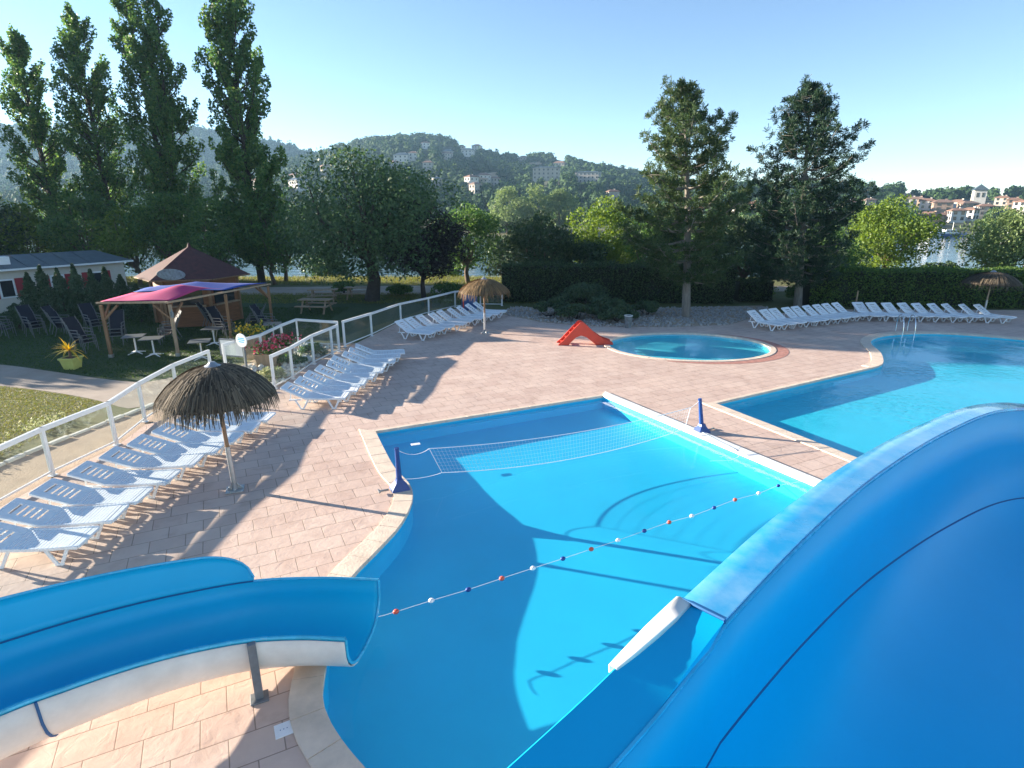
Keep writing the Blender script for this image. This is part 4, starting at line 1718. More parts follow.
# potted palm on the lawn
pp = empty('potted_plant', (-16.0, 20.3, -.03), 0, 'yellowing spiky plant in a yellow green square pot on the shaded lawn', 'potted plant')
mb = MB()
mb.grid([[Vector((sx * s, sy * s, z)) for sx, sy in ((-1, -1), (1, -1), (1, 1), (-1, 1))] for s, z in ((.19, 0), (.25, .36), (.28, .37), (.28, .43), (.24, .43))], close=True)
mb.build('pot', 'pot', pp, bevel=.01)
MB().box((0, 0, .38), (.47, .47, .04)).build('soil', 'soil', pp)
rg_ = np.random.default_rng(21)
V, F = [], []
for k in range(46):
    a = rg_.uniform(0, 2 * PI)
    ln = rg_.uniform(.45, .85)
    up_ = rg_.uniform(.15, 1.2)
    b0 = len(V)
    for q in range(5):
        t = q / 4
        r = ln * t * math.cos(up_ * .8)
        z = .42 + .25 + ln * (math.sin(up_) * t - .55 * t * t * (1.2 - up_ * .5))
        wq = .025 * (1 - t) + .004
        V.append((r * math.cos(a) - wq * math.sin(a), r * math.sin(a) + wq * math.cos(a), z))
        V.append((r * math.cos(a) + wq * math.sin(a), r * math.sin(a) - wq * math.cos(a), z))
    for q in range(4):
        F.append((b0 + 2 * q, b0 + 2 * q + 1, b0 + 2 * q + 3, b0 + 2 * q + 2))
np_mesh('leaves', V, F, 'flower_yellow', pp)
MB().tube([(0, 0, .4), (.01, 0, .72)], [.05, .04], 8).build('stem', 'bark', pp)

# board, round mirror and flower planters at the entrance of the deck
bd = empty('notice_board', (-9.93, 19.95, 0), R(-18), 'small white notice board on posts behind the near parasol', 'notice board')
MB().box((0, 0, .82), (.95, .04, .55)).build('panel', 'white_paint', bd, bevel=.006)
mb = MB()
for z in (.53, 1.11):
    mb.box((0, -.002, z), (1.05, .055, .05))
for x in (-.5, .5):
    mb.box((x, -.002, .82), (.05, .055, .63))
mb.build('frame', 'grey_steel', bd)
for x in (-.48, .48):
    MB().box((x, .05, .55), (.06, .06, 1.1)).build('post', 'grey_steel', bd)
rm = empty('round_sign', (-9.28, 19.35, 0), R(-25), 'white round sign on a thin pole beside the notice board', 'sign')
MB().extrude([(.26 * math.cos(2 * PI * k / 28), 0, 1.22 + .24 * math.sin(2 * PI * k / 28)) for k in range(28)], (0, .03, 0)).build('disc', 'white_paint', rm, bevel=.008)
mb = MB()
for z, x0, x1 in ((1.30, -.14, .14), (1.24, -.16, .16), (1.17, -.12, .12)):
    mb.box(((x0 + x1) / 2, -.003, z), (x1 - x0, .006, .028))
mb.build('lettering', 'blue_gel', rm)
MB().tube([(0, .04, 0), (0, .04, 1.2)], .022, 8).build('pole', 'steel', rm, smooth=True)


def planter(x, y, matn, label, s=1.0, seed=0, h=.45):
    o = empty('flower_planter', (x, y, -.02), R(random.uniform(-20, 20)), label, 'planter', 'flower planters by the fence')
    mb = MB()
    mb.grid([[Vector((sx * q * 1.7 * s, sy * q * s, z)) for sx, sy in ((-1, -1), (1, -1), (1, 1), (-1, 1))] for q, z in ((.17, 0), (.21, h), (.23, h), (.23, h + .04), (.2, h + .04))], close=True)
    mb.build('box', 'pale_wood', o, bevel=.008)
    MB().box((0, 0, h), (.64 * s, .36 * s, .03)).build('soil', 'soil', o)
    rng = np.random.default_rng(seed)
    C = rng.normal(0, 1, (260, 3)) * np.array([.24 * s, .15 * s, .12]) + np.array([0, 0, h + .22])
    C[:, 2] = np.maximum(C[:, 2], h + .05)
    V, F = leaf_quads(C, .05, rng, .6)
    np_mesh('foliage', V, F, 'L_green', o)
    C = rng.normal(0, 1, (130, 3)) * np.array([.25 * s, .16 * s, .10]) + np.array([0, -.03, h + .30])
    V, F = leaf_quads(C, .05, rng, .9)
    np_mesh('blossom', V, F, matn, o)
    return o


planter(-10.05, 21.9, 'flower_yellow', 'planter of yellow flowers behind the notice board', 1.2, 31, .85)
planter(-9.0, 20.6, 'flower_red', 'planter of pink and red flowers right of the round sign', 1.1, 32)
planter(-8.8, 21.7, 'flower_red', 'planter of red flowers against the back glass fence', 1.0, 33, .5)

# blue cabinet by the far fence
cbn = empty('storage_cabinet', (-2.45, 33.0, 0), R(12), 'dark blue cabinet standing by the far fence near the middle parasol', 'cabinet')
MB().box((0, 0, .55), (.85, .55, 1.1)).build('body', 'bluebin', cbn, bevel=.03)
MB().box((0, 0, 1.12), (.92, .62, .06)).build('lid', 'sail_blue', cbn, bevel=.02)
MB().box((-.38, -.30, .5), (.06, .06, 1.0)).build('corner_trim', 'red_plastic', cbn)


# picnic tables on the grass
def make_picnic():
    o = empty('picnic_table')
    MB().box((0, 0, .74), (1.8, .75, .05)).build('table_top', 'pale_wood', o, bevel=.006)
    for s in (-1, 1):
        MB().box((0, s * .68, .43), (1.8, .28, .045)).build('bench', 'pale_wood', o, bevel=.006)
    for x in (-.65, .65):
        mb = MB()
        for s in (-1, 1):
            mb.bar((x, s * .62, 0), (x, s * .18, .71), .09, .04)
        mb.bar((x + .045, -.72, .39), (x + .045, .72, .39), .04, .09)
        mb.build('leg_frame', 'pale_wood', o)
    return o


k0 = make_picnic()
for i, (p, rz, lab) in enumerate([((-11.9, 36.5), 10, 'grey picnic table on the grass left of the big willow'), ((-9.9, 37.5), 0, 'brown picnic table right beside the big willow trunk'),
                                  ((-11.0, 32.3), -5, 'low picnic table nearest the glass fence on the shaded grass')]):
    o = k0 if i == 0 else copy_tree(k0)
    o.location = (p[0], p[1], -.03)
    o.rotation_euler = (0, 0, R(rz))
    tag(o, lab, 'picnic table', 'picnic tables on the grass')
# ==== PART 3
# ==== PART 3
def tab(t, x):
    if x <= t[0][0]:
        return t[0][1]
    for (a, p), (b, q) in zip(t, t[1:]):
        if x <= b:
            u = (x - a) / (b - a)
            u = u * u * (3 - 2 * u) * .5 + u * .5
            return p + (q - p) * u
    return t[-1][1]


# ------------------------------------------------------------------ trees
def limb_line(a, b, bend, rng, n=5):
    a, b = Vector(a), Vector(b)
    off = Vector(rng.normal(0, 1, 3)) * bend * (b - a).length
    return [a.lerp(b, t / n) + off * math.sin(PI * t / n) for t in range(n + 1)]


def broadleaf(label, X, Y, h, wdt, mat, seed, n=9000, leaf=.11, bottom=.22, trunk_r=.16, bark='bark', clumps=34, group='trees beyond the pool',
              name='broadleaf_tree', flat=.75, lean=0.0, dep=None, top_pow=1.0, z0=-.03, droop=0):
    rng = np.random.default_rng(seed)
    o = empty(name, (X, Y, z0), 0, label, 'tree', group)
    rw = wdt / 2
    rd = (dep or wdt) / 2
    zb, zt = h * bottom, h
    cs, rs, per = [], [], []
    zc, rz = (zb + zt) / 2, (zt - zb) / 2
    for k in range(clumps):
        d = rand_unit(rng, 1)[0]
        q = rng.uniform(.35, 1) ** .5 * .92
        # the crown is fullest a little under its middle
        taper = 1 - .35 * max(0, d[2]) ** top_pow
        c = np.array([d[0] * q * rw * taper + lean * (d[2] * q), d[1] * q * rd * taper, zc + d[2] * q * rz * .92])
        r = rng.uniform(.16, .30) * wdt * (.8 if d[2] > .5 else 1)
        cs.append(c)
        rs.append((r, r, r * flat))
        per.append(r * r)
    per = (np.array(per) / sum(per) * n).astype(int) + 3
    P = clump_points(rng, cs, rs, per)
    P[:, 2] = np.maximum(P[:, 2], zb * .65 + rng.uniform(0, .4, len(P)))
    if droop:
        P = P[np.argsort(P[:, 2])]
    V, F = leaf_quads(P, leaf, rng, .55, up=(0, 0, -droop) if droop else None)
    np_mesh('crown', V, F, mat, o)
    mb = MB()
    fork = h * min(.45, bottom + .12)
    mb.tube([(0, 0, 0), (.02 * h * rng.normal(), 0, fork * .5), (lean * .2, 0, fork)], [trunk_r * 1.35, trunk_r, trunk_r * .8], 10)
    order = sorted(range(clumps), key=lambda i: rng.random())[:min(16, clumps)]
    for i in order:
        l = limb_line((lean * .2, 0, fork * rng.uniform(.7, 1)), cs[i], .12, rng)
        mb.tube(l, [trunk_r * .5, trunk_r * .4, trunk_r * .3, trunk_r * .22, trunk_r * .15, trunk_r * .08], 6)
    mb.build('trunk', bark, o, smooth=True)
    return o


def poplar(label, X, Y, h, wdt, seed, lean=0.0, n=11000, leaf=.12, tops=(0,), group='tall poplars on the left', mat='L_poplar', bare=.05):
    rng = np.random.default_rng(seed)
    o = empty('poplar_tree', (X, Y, -.03), 0, label, 'tree', group)
    mb = MB()
    cs, rs, per = [], [], []
    for ti, dx in enumerate(tops):
        hh = h * (1 - .06 * ti)
        stem = [(0, 0, 0)] + [(dx * (t ** 1.3) + lean * t + .004 * h * math.sin(3 * t + seed), .008 * h * t * math.sin(seed + ti), hh * t) for t in (.15, .3, .5, .7, .85, 1)]
        mb.tube(stem, [.32, .27, .22, .17, .11, .06, .02], 8)

        def at(t):
            f = t * 6
            pts = [stem[0]] + stem[1:]
            ts = (0, .15, .3, .5, .7, .85, 1)
            for q in range(6):
                if t <= ts[q + 1]:
                    return Vector(pts[q]).lerp(Vector(pts[q + 1]), (t - ts[q]) / (ts[q + 1] - ts[q]))
            return Vector(pts[-1])

        m = 120 // len(tops) + 20
        for k in range(m):
            t = bare + (.97 - bare) * (k + rng.uniform(0, 1)) / m
            p = at(t)
            a = rng.uniform(0, 2 * PI)
            prof = (.72 + .28 * min(1, t / .18)) * (1 - .88 * (max(0, t - .45) / .55) ** 1.9)
            rad = wdt / 2 * prof * rng.uniform(.45, 1.0) * (.8 if len(tops) > 1 else 1)
            up_ = rad * rng.uniform(.9, 1.5)
            q = p + Vector((rad * math.cos(a), rad * math.sin(a), up_))
            if q.z > hh * 1.02:
                q.z = hh * 1.02
            mb.tube([p, p.lerp(q, .5) + Vector((rad * .12 * math.cos(a), rad * .12 * math.sin(a), -.05 * up_)), q], [.05, .035, .012], 5)
            for f in (.55, .82, 1.05):
                c = p.lerp(q, f)
                r = rng.uniform(.24, .44) * (.55 + .55 * prof) * (h / 19)
                cs.append(c[:])
                rs.append((r * .85, r * .85, r * 1.5))
                per.append(r * r)
        for k in range(7):
            p = at(.99 - .03 * k)
            cs.append(p[:])
            rs.append((.16 + .05 * k, .16 + .05 * k, .6))
            per.append(.09)
    per = (np.array(per) / sum(per) * n).astype(int) + 2
    P = clump_points(rng, cs, rs, per, .2)
    V, F = leaf_quads(P, leaf, rng, .7)
    np_mesh('crown', V, F, mat, o)
    mb.build('trunk', 'bark_dark', o, smooth=True)
    return o


def pine(label, X, Y, h, wdt, seed, mat, first_branch, n_per=11, group='pines behind the round pool', lean=0.0, ragged=.35, bark='bark_grey', env_tab=((0, 1), (1, 0)), gap=1.0, inner=.30):
    rng = np.random.default_rng(seed)
    o = empty('pine_tree', (X, Y, -.03), 0, label, 'tree', group)
    mb = MB()
    ks = [0, .2, .4, .6, .8, 1]
    st = [Vector((lean * t + .01 * h * math.sin(4 * t + seed), .008 * h * math.sin(5 * t), h * t)) for t in ks]
    mb.tube(st, [.24, .19, .155, .115, .07, .02], 10)

    def at(t):
        f = min(4.999, t * 5)
        q = int(f)
        return st[q].lerp(st[q + 1], f - q)

    C, D, S = [], [], []
    z = first_branch
    while z < h * .99:
        t = z / h
        tt = (z - first_branch) / (h - first_branch)
        env = tab(env_tab, tt)
        nb = rng.integers(4, 7) if tt < .85 else 4
        a0 = rng.uniform(0, 6.28)
        for k in range(nb):
            ln = max(.25, env * rng.uniform(1 - ragged * 1.6, 1.08))
            a = a0 + 2 * PI * k / nb + rng.normal(0, .25)
            rise = rng.uniform(-.02, .30) + .55 * tt
            p0 = at(t)
            dr = Vector((math.cos(a), math.sin(a), 0))
            pts = [p0 + dr * (ln * f) + Vector((0, 0, ln * rise * (f ** 1.6) - .10 * ln * math.sin(PI * f))) for f in (0, .25, .5, .75, 1)]
            r0 = .022 + .018 * ln / 2.2
            mb.tube(pts, [r0 * 1.4, r0 * 1.1, r0 * .8, r0 * .5, r0 * .25], 5)
            # side twigs with needle tufts, thickest towards the tip
            m = int(7 + ln * 9)
            for q in range(m):
                f = inner + (1.02 - inner) * (q + rng.random()) / m
                fi = min(3.999, f * 4) if f < 1 else 3.999
                b = pts[int(fi)].lerp(pts[int(fi) + 1], fi - int(fi))
                sd = Vector((-dr.y, dr.x, 0)) * rng.normal(0, .36) * min(1, ln * .55) + Vector((0, 0, rng.normal(.08, .14))) + dr * rng.normal(0, .08)
                c = b + sd
                mb.tube([b, c], [.010, .005], 4, False) if q % 2 == 0 else None
                C.append(c[:])
                dd = dr * .6 + sd * .8 + Vector((0, 0, .75))
                D.append(dd.normalized()[:])
                S.append(rng.uniform(.8, 1.2))
        z += gap * rng.uniform(.24, .44) * (1 if tt < .8 else .75)
    C, D, S = np.array(C), np.array(D), np.array(S)
    reps = n_per
    n = len(C)
    u = rand_unit(rng, n * reps) * .85 + np.repeat(D, reps, 0) * .75
    u /= np.linalg.norm(u, axis=1, keepdims=True)
    base = np.repeat(C, reps, 0) + rng.normal(0, .05, (n * reps, 3))
    ln = (.20 * np.repeat(S, reps) * rng.uniform(.7, 1.25, n * reps))[:, None]
    wv = np.cross(u, rand_unit(rng, n * reps))
    wv /= np.linalg.norm(wv, axis=1, keepdims=True) + 1e-9
    wv = wv * .019
    V = np.stack([base - wv * .4, base + wv * .4, base + u * ln + wv, base + u * ln - wv], 1).reshape(-1, 3)
    F = np.arange(4 * n * reps).reshape(-1, 4)
    np_mesh('crown', V, F, mat, o)
    mb.build('trunk', bark, o, smooth=True)
    return o


def cypress(label, X, Y, h, wdt, seed, mat='L_cypress', n=3800, group='little cypresses by the mobile home', name='cypress_tree', leaf=.085):
    rng = np.random.default_rng(seed)
    o = empty(name, (X, Y, -.03), 0, label, 'tree', group)
    t = rng.uniform(0, 1, n) ** .75
    a = rng.uniform(0, 2 * PI, n)
    lob = 1 + .26 * np.sin(a * 3 + seed) + .34 * np.sin(t * 19 + a * 2 + seed) + .2 * np.sin(a * 7 + t * 40)
    r = wdt / 2 * (1 - t) ** .95 * lob * rng.uniform(.45, 1.25, n)
    P = np.stack([r * np.cos(a), r * np.sin(a), .08 + t * (h - .08) + .25 * r], 1)
    V, F = leaf_quads(P, leaf, rng, .4, up=(0, 0, .8))
    np_mesh('crown', V, F, mat, o)
    MB().tube([(0, 0, 0), (0, 0, h * .92)], [.06, .012], 7).build('trunk', 'bark_dark', o, smooth=True)
    return o


def shrub(label, X, Y, h, wdt, seed, mat, n=2200, leaf=.07, dep=None, name='shrub', group='low shrubs', cat='shrub', clumps=14, flatness=.6, z0=0.0):
    rng = np.random.default_rng(seed)
    o = empty(name, (X, Y, z0), 0, label, cat, group)
    d = (dep or wdt) / 2
    cs, rs, per = [], [], []
    for k in range(clumps):
        q = rng.uniform(0, 1) ** .5
        a = rng.uniform(0, 2 * PI)
        r = rng.uniform(.16, .28) * min(wdt, d * 2)
        cs.append((q * wdt / 2 * math.cos(a) * .85, q * d * math.sin(a) * .85, h * (.35 + .5 * (1 - q) * rng.uniform(.6, 1.1))))
        rs.append((r, r, min(r * flatness, h * .4)))
        per.append(r * r)
    per = (np.array(per) / sum(per) * n).astype(int) + 3
    P = clump_points(rng, cs, rs, per, .3)
    P[:, 2] = np.clip(P[:, 2], .03, None)
    V, F = leaf_quads(P, leaf, rng, .5)
    np_mesh('foliage', V, F, mat, o)
    mb = MB()
    for k in range(min(6, clumps)):
        mb.tube(limb_line((0, 0, 0), cs[k], .1, rng, 3), [.03, .022, .015, .006], 5)
    mb.build('stem', 'bark_dark', o, smooth=True)
    return o


TL = 'tall poplars on the left'
poplar('slender poplar leaning left at the picture edge, first of the tall poplars', *spot(68, 50), 18.8, 4.8, 101, lean=-.2, n=26000, leaf=.10)
poplar('tall poplar with a leaning pointed top, second from the left', *spot(121, 50), 20.2, 4.8, 102, lean=.1, n=28000, leaf=.10)
poplar('tallest poplar with two stems, cut by the top of the picture', *spot(184, 48), 21.6, 6.0, 103, lean=.2, tops=(-1.3, 1.2), n=40000, leaf=.10)
poplar('dense upright poplar standing alone right of the other tall poplars', *spot(262, 46), 20.8, 5.6, 104, lean=.1, n=36000, leaf=.105)
# the poplar screen goes on to the left of the picture
for i, (x, y, hh) in enumerate(((-47, 42.6, 16.5), (-47.5, 45.5, 18.5), (-46, 49.5, 17.5), (-52, 50, 19), (-58, 53, 19))):
    poplar('%s poplar of the screen past the left picture edge' % ['first', 'second', 'third', 'fourth', 'fifth'][i], x, y, hh, 5.0, 120 + i, n=6500, leaf=.17, group='poplar screen past the left edge')
# lower bushy growth between and under the poplars
under = [(5, 45, 7.2, 4.4, 'L_dark', 'dark bushy tree at the left picture edge behind the mobile home'), (38, 47, 6.6, 5.2, 'L_lime', 'low yellow green tree under the first poplar, above the mobile home'),
         (96, 46, 7.8, 5.0, 'L_green', 'bushy green tree under the second poplar'), (140, 45, 6.4, 4.6, 'L_lime', 'yellow green bush tree behind the mobile home end, left of the hut roof'),
         (176, 45, 8.2, 4.8, 'L_green', 'leafy tree right behind the hut roof'), (222, 43, 6.4, 4.2, 'L_green', 'leafy young tree between the hut roof and the lone poplar'), (275, 45, 7.4, 4.4, 'L_green', 'green tree at the foot of the lone poplar'),
         (286, 47, 6.4, 4.8, 'L_willow', 'grey green tree between the lone poplar and the big willow')]
for i, (px, Y, hh, wd, mt, lab) in enumerate(under):
    broadleaf(lab, *spot(px, Y), hh, wd, mt, 140 + i, n=6500, leaf=.11, bottom=.12, trunk_r=.13, clumps=26, group='trees under the poplars')
# trees off to the left that keep the terrace in shade
for i, (x, y, hh, wd) in enumerate(((-38.5, 37.2, 7.4, 6.0), (-33.5, 24.6, 4.6, 4.2), (-37, 27.5, 5.6, 5), (-40, 31, 7.0, 5.5), (-41, 35, 8.2, 6), (-33, 30.5, 5.2, 5))):
    broadleaf('%s round tree past the left edge that shades the terrace' % ORD[i], x, y, hh, wd, 'L_dark', 160 + i, n=4200, leaf=.15, bottom=.1, clumps=24, group='trees past the left edge')

for i, (x, y, hh, wd) in enumerate(((-44, 42.2, 12.5, 6), (-50, 46, 14.5, 6.5), (-45, 47.5, 13, 6.5), (-56, 46.2, 13.5, 5.5))):
    broadleaf('%s tall tree past the left edge that shades the far deck' % ORD[i], x, y, hh, wd, 'L_dark', 166 + i, n=6500, leaf=.17, bottom=.08, clumps=34, group='tall trees past the left edge')

broadleaf('big spreading grey green willow in the centre left with a thick dark trunk', *spot(372, 36.5), 9.0, 9.6, 'L_willow', 171, n=26000, leaf=.10, bottom=.20, trunk_r=.36, bark='bark_dark', clumps=44,
          group='trees behind the fence', lean=0, top_pow=1.4)
broadleaf('dark purple leaved plum tree right of the big willow', *spot(424, 37.5), 6.5, 5.0, 'L_plum', 172, n=12000, leaf=.09, bottom=.15, trunk_r=.14, bark='bark_dark', clumps=32, group='trees behind the fence', name='plum_tree')
broadleaf('green tree behind the purple plum tree', *spot(468, 46), 6.3, 5.2, 'L_green', 173, n=8000, leaf=.105, bottom=.15, clumps=30, group='trees behind the fence')
broadleaf('dark round tree in front of the river, right of the purple plum', *spot(538, 42), 6.3, 4.6, 'L_dark', 174, n=9000, leaf=.10, bottom=.12, clumps=28, group='trees behind the fence')
broadleaf('bright yellow green tree lit by the sun left of the first pine', *spot(604, 46), 6.4, 5.2, 'L_lime', 175, n=9500, leaf=.105, bottom=.14, clumps=34, group='trees behind the pines')
broadleaf('small green tree low behind the dark hedge', *spot(575, 43), 3.9, 3.8, 'L_dark', 176, n=5200, leaf=.1, bottom=.08, clumps=22, group='trees behind the pines')
broadleaf('olive green tree just behind the first pine', *spot(655, 42), 5.4, 5.0, 'L_green', 177, n=8000, leaf=.1, bottom=.08, clumps=28, group='trees behind the pines')
broadleaf('dark green tree between the two pines', *spot(742, 42), 5.2, 5.4, 'L_dark', 178, n=9000, leaf=.1, bottom=.08, clumps=30, group='trees behind the pines')
broadleaf('mid green tree right behind the second pine trunk', *spot(822, 44), 5.0, 4.8, 'L_green', 179, n=8000, leaf=.1, bottom=.08, clumps=28, group='trees behind the pines')
broadleaf('light green leafy tree behind the hedge right of the second pine', *spot(882, 47), 6.5, 5.6, 'L_lime', 180, n=12000, leaf=.105, bottom=.10, clumps=36, group='trees behind the hedge')
broadleaf('broad light green tree behind the hedge at the right picture edge', *spot(996, 45), 5.9, 5.6, 'L_pale', 181, n=11000, leaf=.105, bottom=.10, clumps=36, group='trees behind the hedge')
broadleaf('slim young tree at the right edge beside the river', *spot(1022, 49), 4.8, 3.0, 'L_green', 182, n=3000, leaf=.10, bottom=.3, clumps=14, trunk_r=.10, group='trees behind the hedge')
broadleaf('low dark bush on the river bank between the right hand trees', *spot(943, 55), 1.7, 4.0, 'L_dark', 183, n=3600, leaf=.12, bottom=.05, clumps=16, group='trees behind the hedge', z0=-1.1)
for i, (px, Y, hh, wd, mt) in enumerate(((505, 58, 4.4, 6, 'L_dark'), (448, 60, 4.0, 5, 'L_green'), (330, 60, 3.6, 5, 'L_willow'), (700, 55, 5.4, 7, 'L_green'), (780, 54, 5.6, 7, 'L_dark'), (640, 57, 5.0, 6, 'L_dark'), (850, 56, 4.6, 5, 'L_dark'))):
    broadleaf(['dark bank tree behind the round tree in the middle', 'green bank tree behind the purple plum', 'grey green bank tree glimpsed left of the willow trunk', 'green bank tree behind the first pine',
               'dark bank tree between the pines', 'dark bank tree behind the yellow green tree', 'dark bank tree right of the second pine'][i], *spot(px, Y), hh, wd, mt, 190 + i, n=4200, leaf=.13, bottom=.08, clumps=20, group='trees on the near river bank', z0=-1.6)

pine('tall irregular pine left of centre right, behind the round pool, its bare trunk showing', *spot(686, 30.6), 11.2, 7.6, 201, 'L_pine', 2.0, n_per=26, ragged=.36, lean=-1.0, gap=1.5, inner=.40,
     env_tab=((0, 1.7), (.1, 3.0), (.25, 3.5), (.40, 3.3), (.48, 2.2), (.54, 2.1), (.62, 2.6), (.74, 2.2), (.88, 1.25), (1, .22)))
pine('tall dark conical pine right of the other pine', *spot(796, 34.2), 11.9, 8.0, 202, 'L_pine_dark', 1.7, n_per=22, ragged=.32, lean=-.8, gap=1.4, inner=.36,
     env_tab=((0, 2.4), (.12, 3.6), (.32, 3.6), (.5, 3.2), (.68, 2.5), (.84, 1.5), (1, .22)))

# conifer row by the mobile home
for i, (px, Y, hh) in enumerate(((38, 29.2, 2.5), (52, 29.2, 2.85), (68, 29.4, 2.7), (84, 29.6, 2.9), (100, 29.8, 2.6), (114, 30.0, 2.7), (128, 30.2, 2.3), (20, 27.6, 1.2), (142, 29.4, 1.9))):
    x, y = spot(px, Y)
    cypress('%s dark little cypress from the left in the row before the mobile home' % ORD[[1, 2, 3, 4, 5, 6, 7, 0, 8][i]], x, y, hh * 1.0, 1.15, 210 + i)


# ------------------------------------------------------------------ hedges
def hedge(label, pts, h, dep, seed, mat, dens, leaf, group='hedges round the pool'):
    rng = np.random.default_rng(seed)
    o = empty('hedge', (pts[0][0], pts[0][1], 0), 0, label, 'hedge', group)
    L0 = Vector((pts[0][0], pts[0][1], 0))
    Vs, Fs, k = [], [], 0
    core = MB()
    for a, b in zip(pts, pts[1:]):
        a, b = Vector((*a, 0)) - L0, Vector((*b, 0)) - L0
        d = (b - a)
        ln = d.length
        d.normalize()
        nr = Vector((-d.y, d.x, 0))
        m = int(dens * ln * (2 * h + dep))
        s = rng.uniform(0, ln, m)
        q = rng.uniform(0, 2 * h + dep, m)
        off = np.where(q < h, -dep / 2, np.where(q < h + dep, q - h - dep / 2, dep / 2))
        zz = np.where(q < h, q, np.where(q < h + dep, h, 2 * h + dep - q))
        wob = .07 * np.sin(s * 1.3 + zz * 2.1) + .06 * np.sin(s * 3.1 + 1 + off * 4) + rng.normal(0, .055, m)
        nx = np.where(q < h, -1., np.where(q < h + dep, 0., 1.))
        nz = np.where((q >= h) & (q < h + dep), 1., 0.)
        rnd = np.minimum(1, (h - zz) / .25 + .0)
        off2 = off + nx * (wob - .10 * (1 - np.clip(rnd, 0, 1)))
        zz2 = zz + nz * wob + np.where(nz > 0, (rng.random(m) < .03) * rng.uniform(0, .22, m), 0)
        Pn = np.stack([a.x + d.x * s + nr.x * off2, a.y + d.y * s + nr.y * off2, np.maximum(.03, zz2)], 1)
        V, F = leaf_quads(Pn, leaf, rng, .6)
        Vs.append(V)
        Fs.append(F + k)
        k += len(V)
        rot = Matrix((d, nr, Vector((0, 0, 1)))).transposed()
        core.box((a + b) / 2 + Vector((0, 0, h / 2 - .06)), (ln, dep - .22, h - .12), rot)  # plain dark box filling the inside behind the leaves
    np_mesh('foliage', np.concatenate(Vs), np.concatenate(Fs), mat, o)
    core.build('dark_filling', 'core', o)
    return o


hedge('long clipped green hedge with a sunlit top behind the right hand loungers', [(17.6, 34.9), (30, 34.4), (44, 33.6)], 2.1, 1.6, 221, 'L_hedge', 330, .062)
hedge('dark tall hedge behind the low shrubs and first pine', [(-.6, 36.6), (6.5, 36.4), (13.6, 36.0)], 2.25, 1.5, 222, 'L_dark', 260, .07)
hedge('low dark hedge piece in the gap between the pine trunks', [(14.2, 36.8), (16.4, 37.0)], 1.25, 1.2, 223, 'L_dark', 260, .07)
jn = [(4.0, 32.0, .85, 3.2), (2.2, 31.0, .6, 2.2), (3.4, 29.9, .55, 2.4), (5.2, 30.6, .7, 2.6), (5.4, 29.3, .5, 2.0), (7.3, 31.2, .55, 1.8), (4.2, 33.2, 1.15, 3.0)]
for i, (x, y, hh, wd) in enumerate(jn):
    hh *= 1.9
    shrub(['broad layered juniper in the middle of the stony bed', 'leftmost low juniper on the stony bed', 'front juniper nearest the round pool on the stony bed', 'juniper just left of the litter bin',
           'small spreading juniper right beside the litter bin', 'low juniper to the left of the first pine trunk', 'tallest juniper at the back of the stony bed'][i], x, y, hh, wd, 230 + i, 'L_juniper', n=2600, leaf=.075, dep=wd * .75,
          name='juniper_shrub', group='junipers on the stony bed', flatness=.45)
for i, (px, Y, hh, wd, mt, lab) in enumerate(((755, 38, 1.3, 2.4, 'L_lime', 'sunlit low bush seen through the gap between the pines'), (500, 38.5, 1.0, 2.0, 'L_lime', 'sunlit low bush behind the middle parasol'),
                                              (445, 39, 1.1, 2.2, 'L_green', 'low bush on the grass below the purple plum'), (400, 39.5, .9, 1.6, 'L_green', 'low bush right of the willow trunk'), (345, 40, .9, 1.8, 'L_green', 'low bush left of the willow trunk'),
                                              (800, 36.4, 1.4, 1.8, 'L_green', 'leafy bush at the foot of the second pine'))):
    shrub(lab, *spot(px, Y), hh, wd, 240 + i, mt, n=1500, leaf=.085, group='bushes beyond the deck', z0=-.03)
shrub('creeping green plant on the rockery behind the gate posts', -8.3, 20.8, .35, 1.2, 250, 'L_green', n=900, leaf=.05, group='rockery plants')
shrub('pale tufted plant on the rockery nearest the sunlit loungers', -8.2, 18.9, .4, 1.0, 251, 'L_weed', n=800, leaf=.05, group='rockery plants')
shrub('grey green plant on the rockery by the gate', -7.9, 22.4, .45, 1.0, 252, 'L_green', n=800, leaf=.05, group='rockery plants')

# weeds along the white edging stones and the sunlit lawn
rng = np.random.default_rng(41)
m = 2600
t = rng.uniform(0, 1, m)
X = -11.95 - np.abs(rng.normal(0, .28, m)) + .35 * np.sin(t * 5)
Y = 6.5 + 8.5 * t
P = np.stack([X, Y, rng.uniform(0, .22, m)], 1)
keep = np.sin(Y * 2.7) + rng.normal(0, .7, m) > -.2
V, F = leaf_quads(P[keep], .04, rng, .35, up=(0, 0, .6))
o = np_mesh('border_weeds', V, F, 'L_weed')
o['kind'] = 'stuff'


def grass(name, n, x0, x1, y0, y1, hmin, hmax, seed, excl=None, mat='L_grass', bw=.022):
    rng = np.random.default_rng(seed)
    x, y = rng.uniform(x0, x1, n), rng.uniform(y0, y1, n)
    if excl is not None:
        k = excl(x, y)
        x, y = x[k], y[k]
    n = len(x)
    hh = rng.uniform(hmin, hmax, n)
    a = rng.uniform(0, 2 * PI, n)
    wd = rng.uniform(.5, 1, n) * bw
    lx, ly = rng.normal(0, .6, n) * hh, rng.normal(0, .6, n) * hh
    b = np.stack([x, y, np.full(n, -.035)], 1)
    s = np.stack([np.cos(a) * wd, np.sin(a) * wd, np.zeros(n)], 1)
    tip = b + np.stack([lx, ly, hh], 1)
    V = np.stack([b - s, b + s, tip], 1).reshape(-1, 3)
    F = np.arange(3 * n).reshape(-1, 3)
    o = np_mesh(name, V, F, mat)
    o['kind'] = 'stuff'
    return o


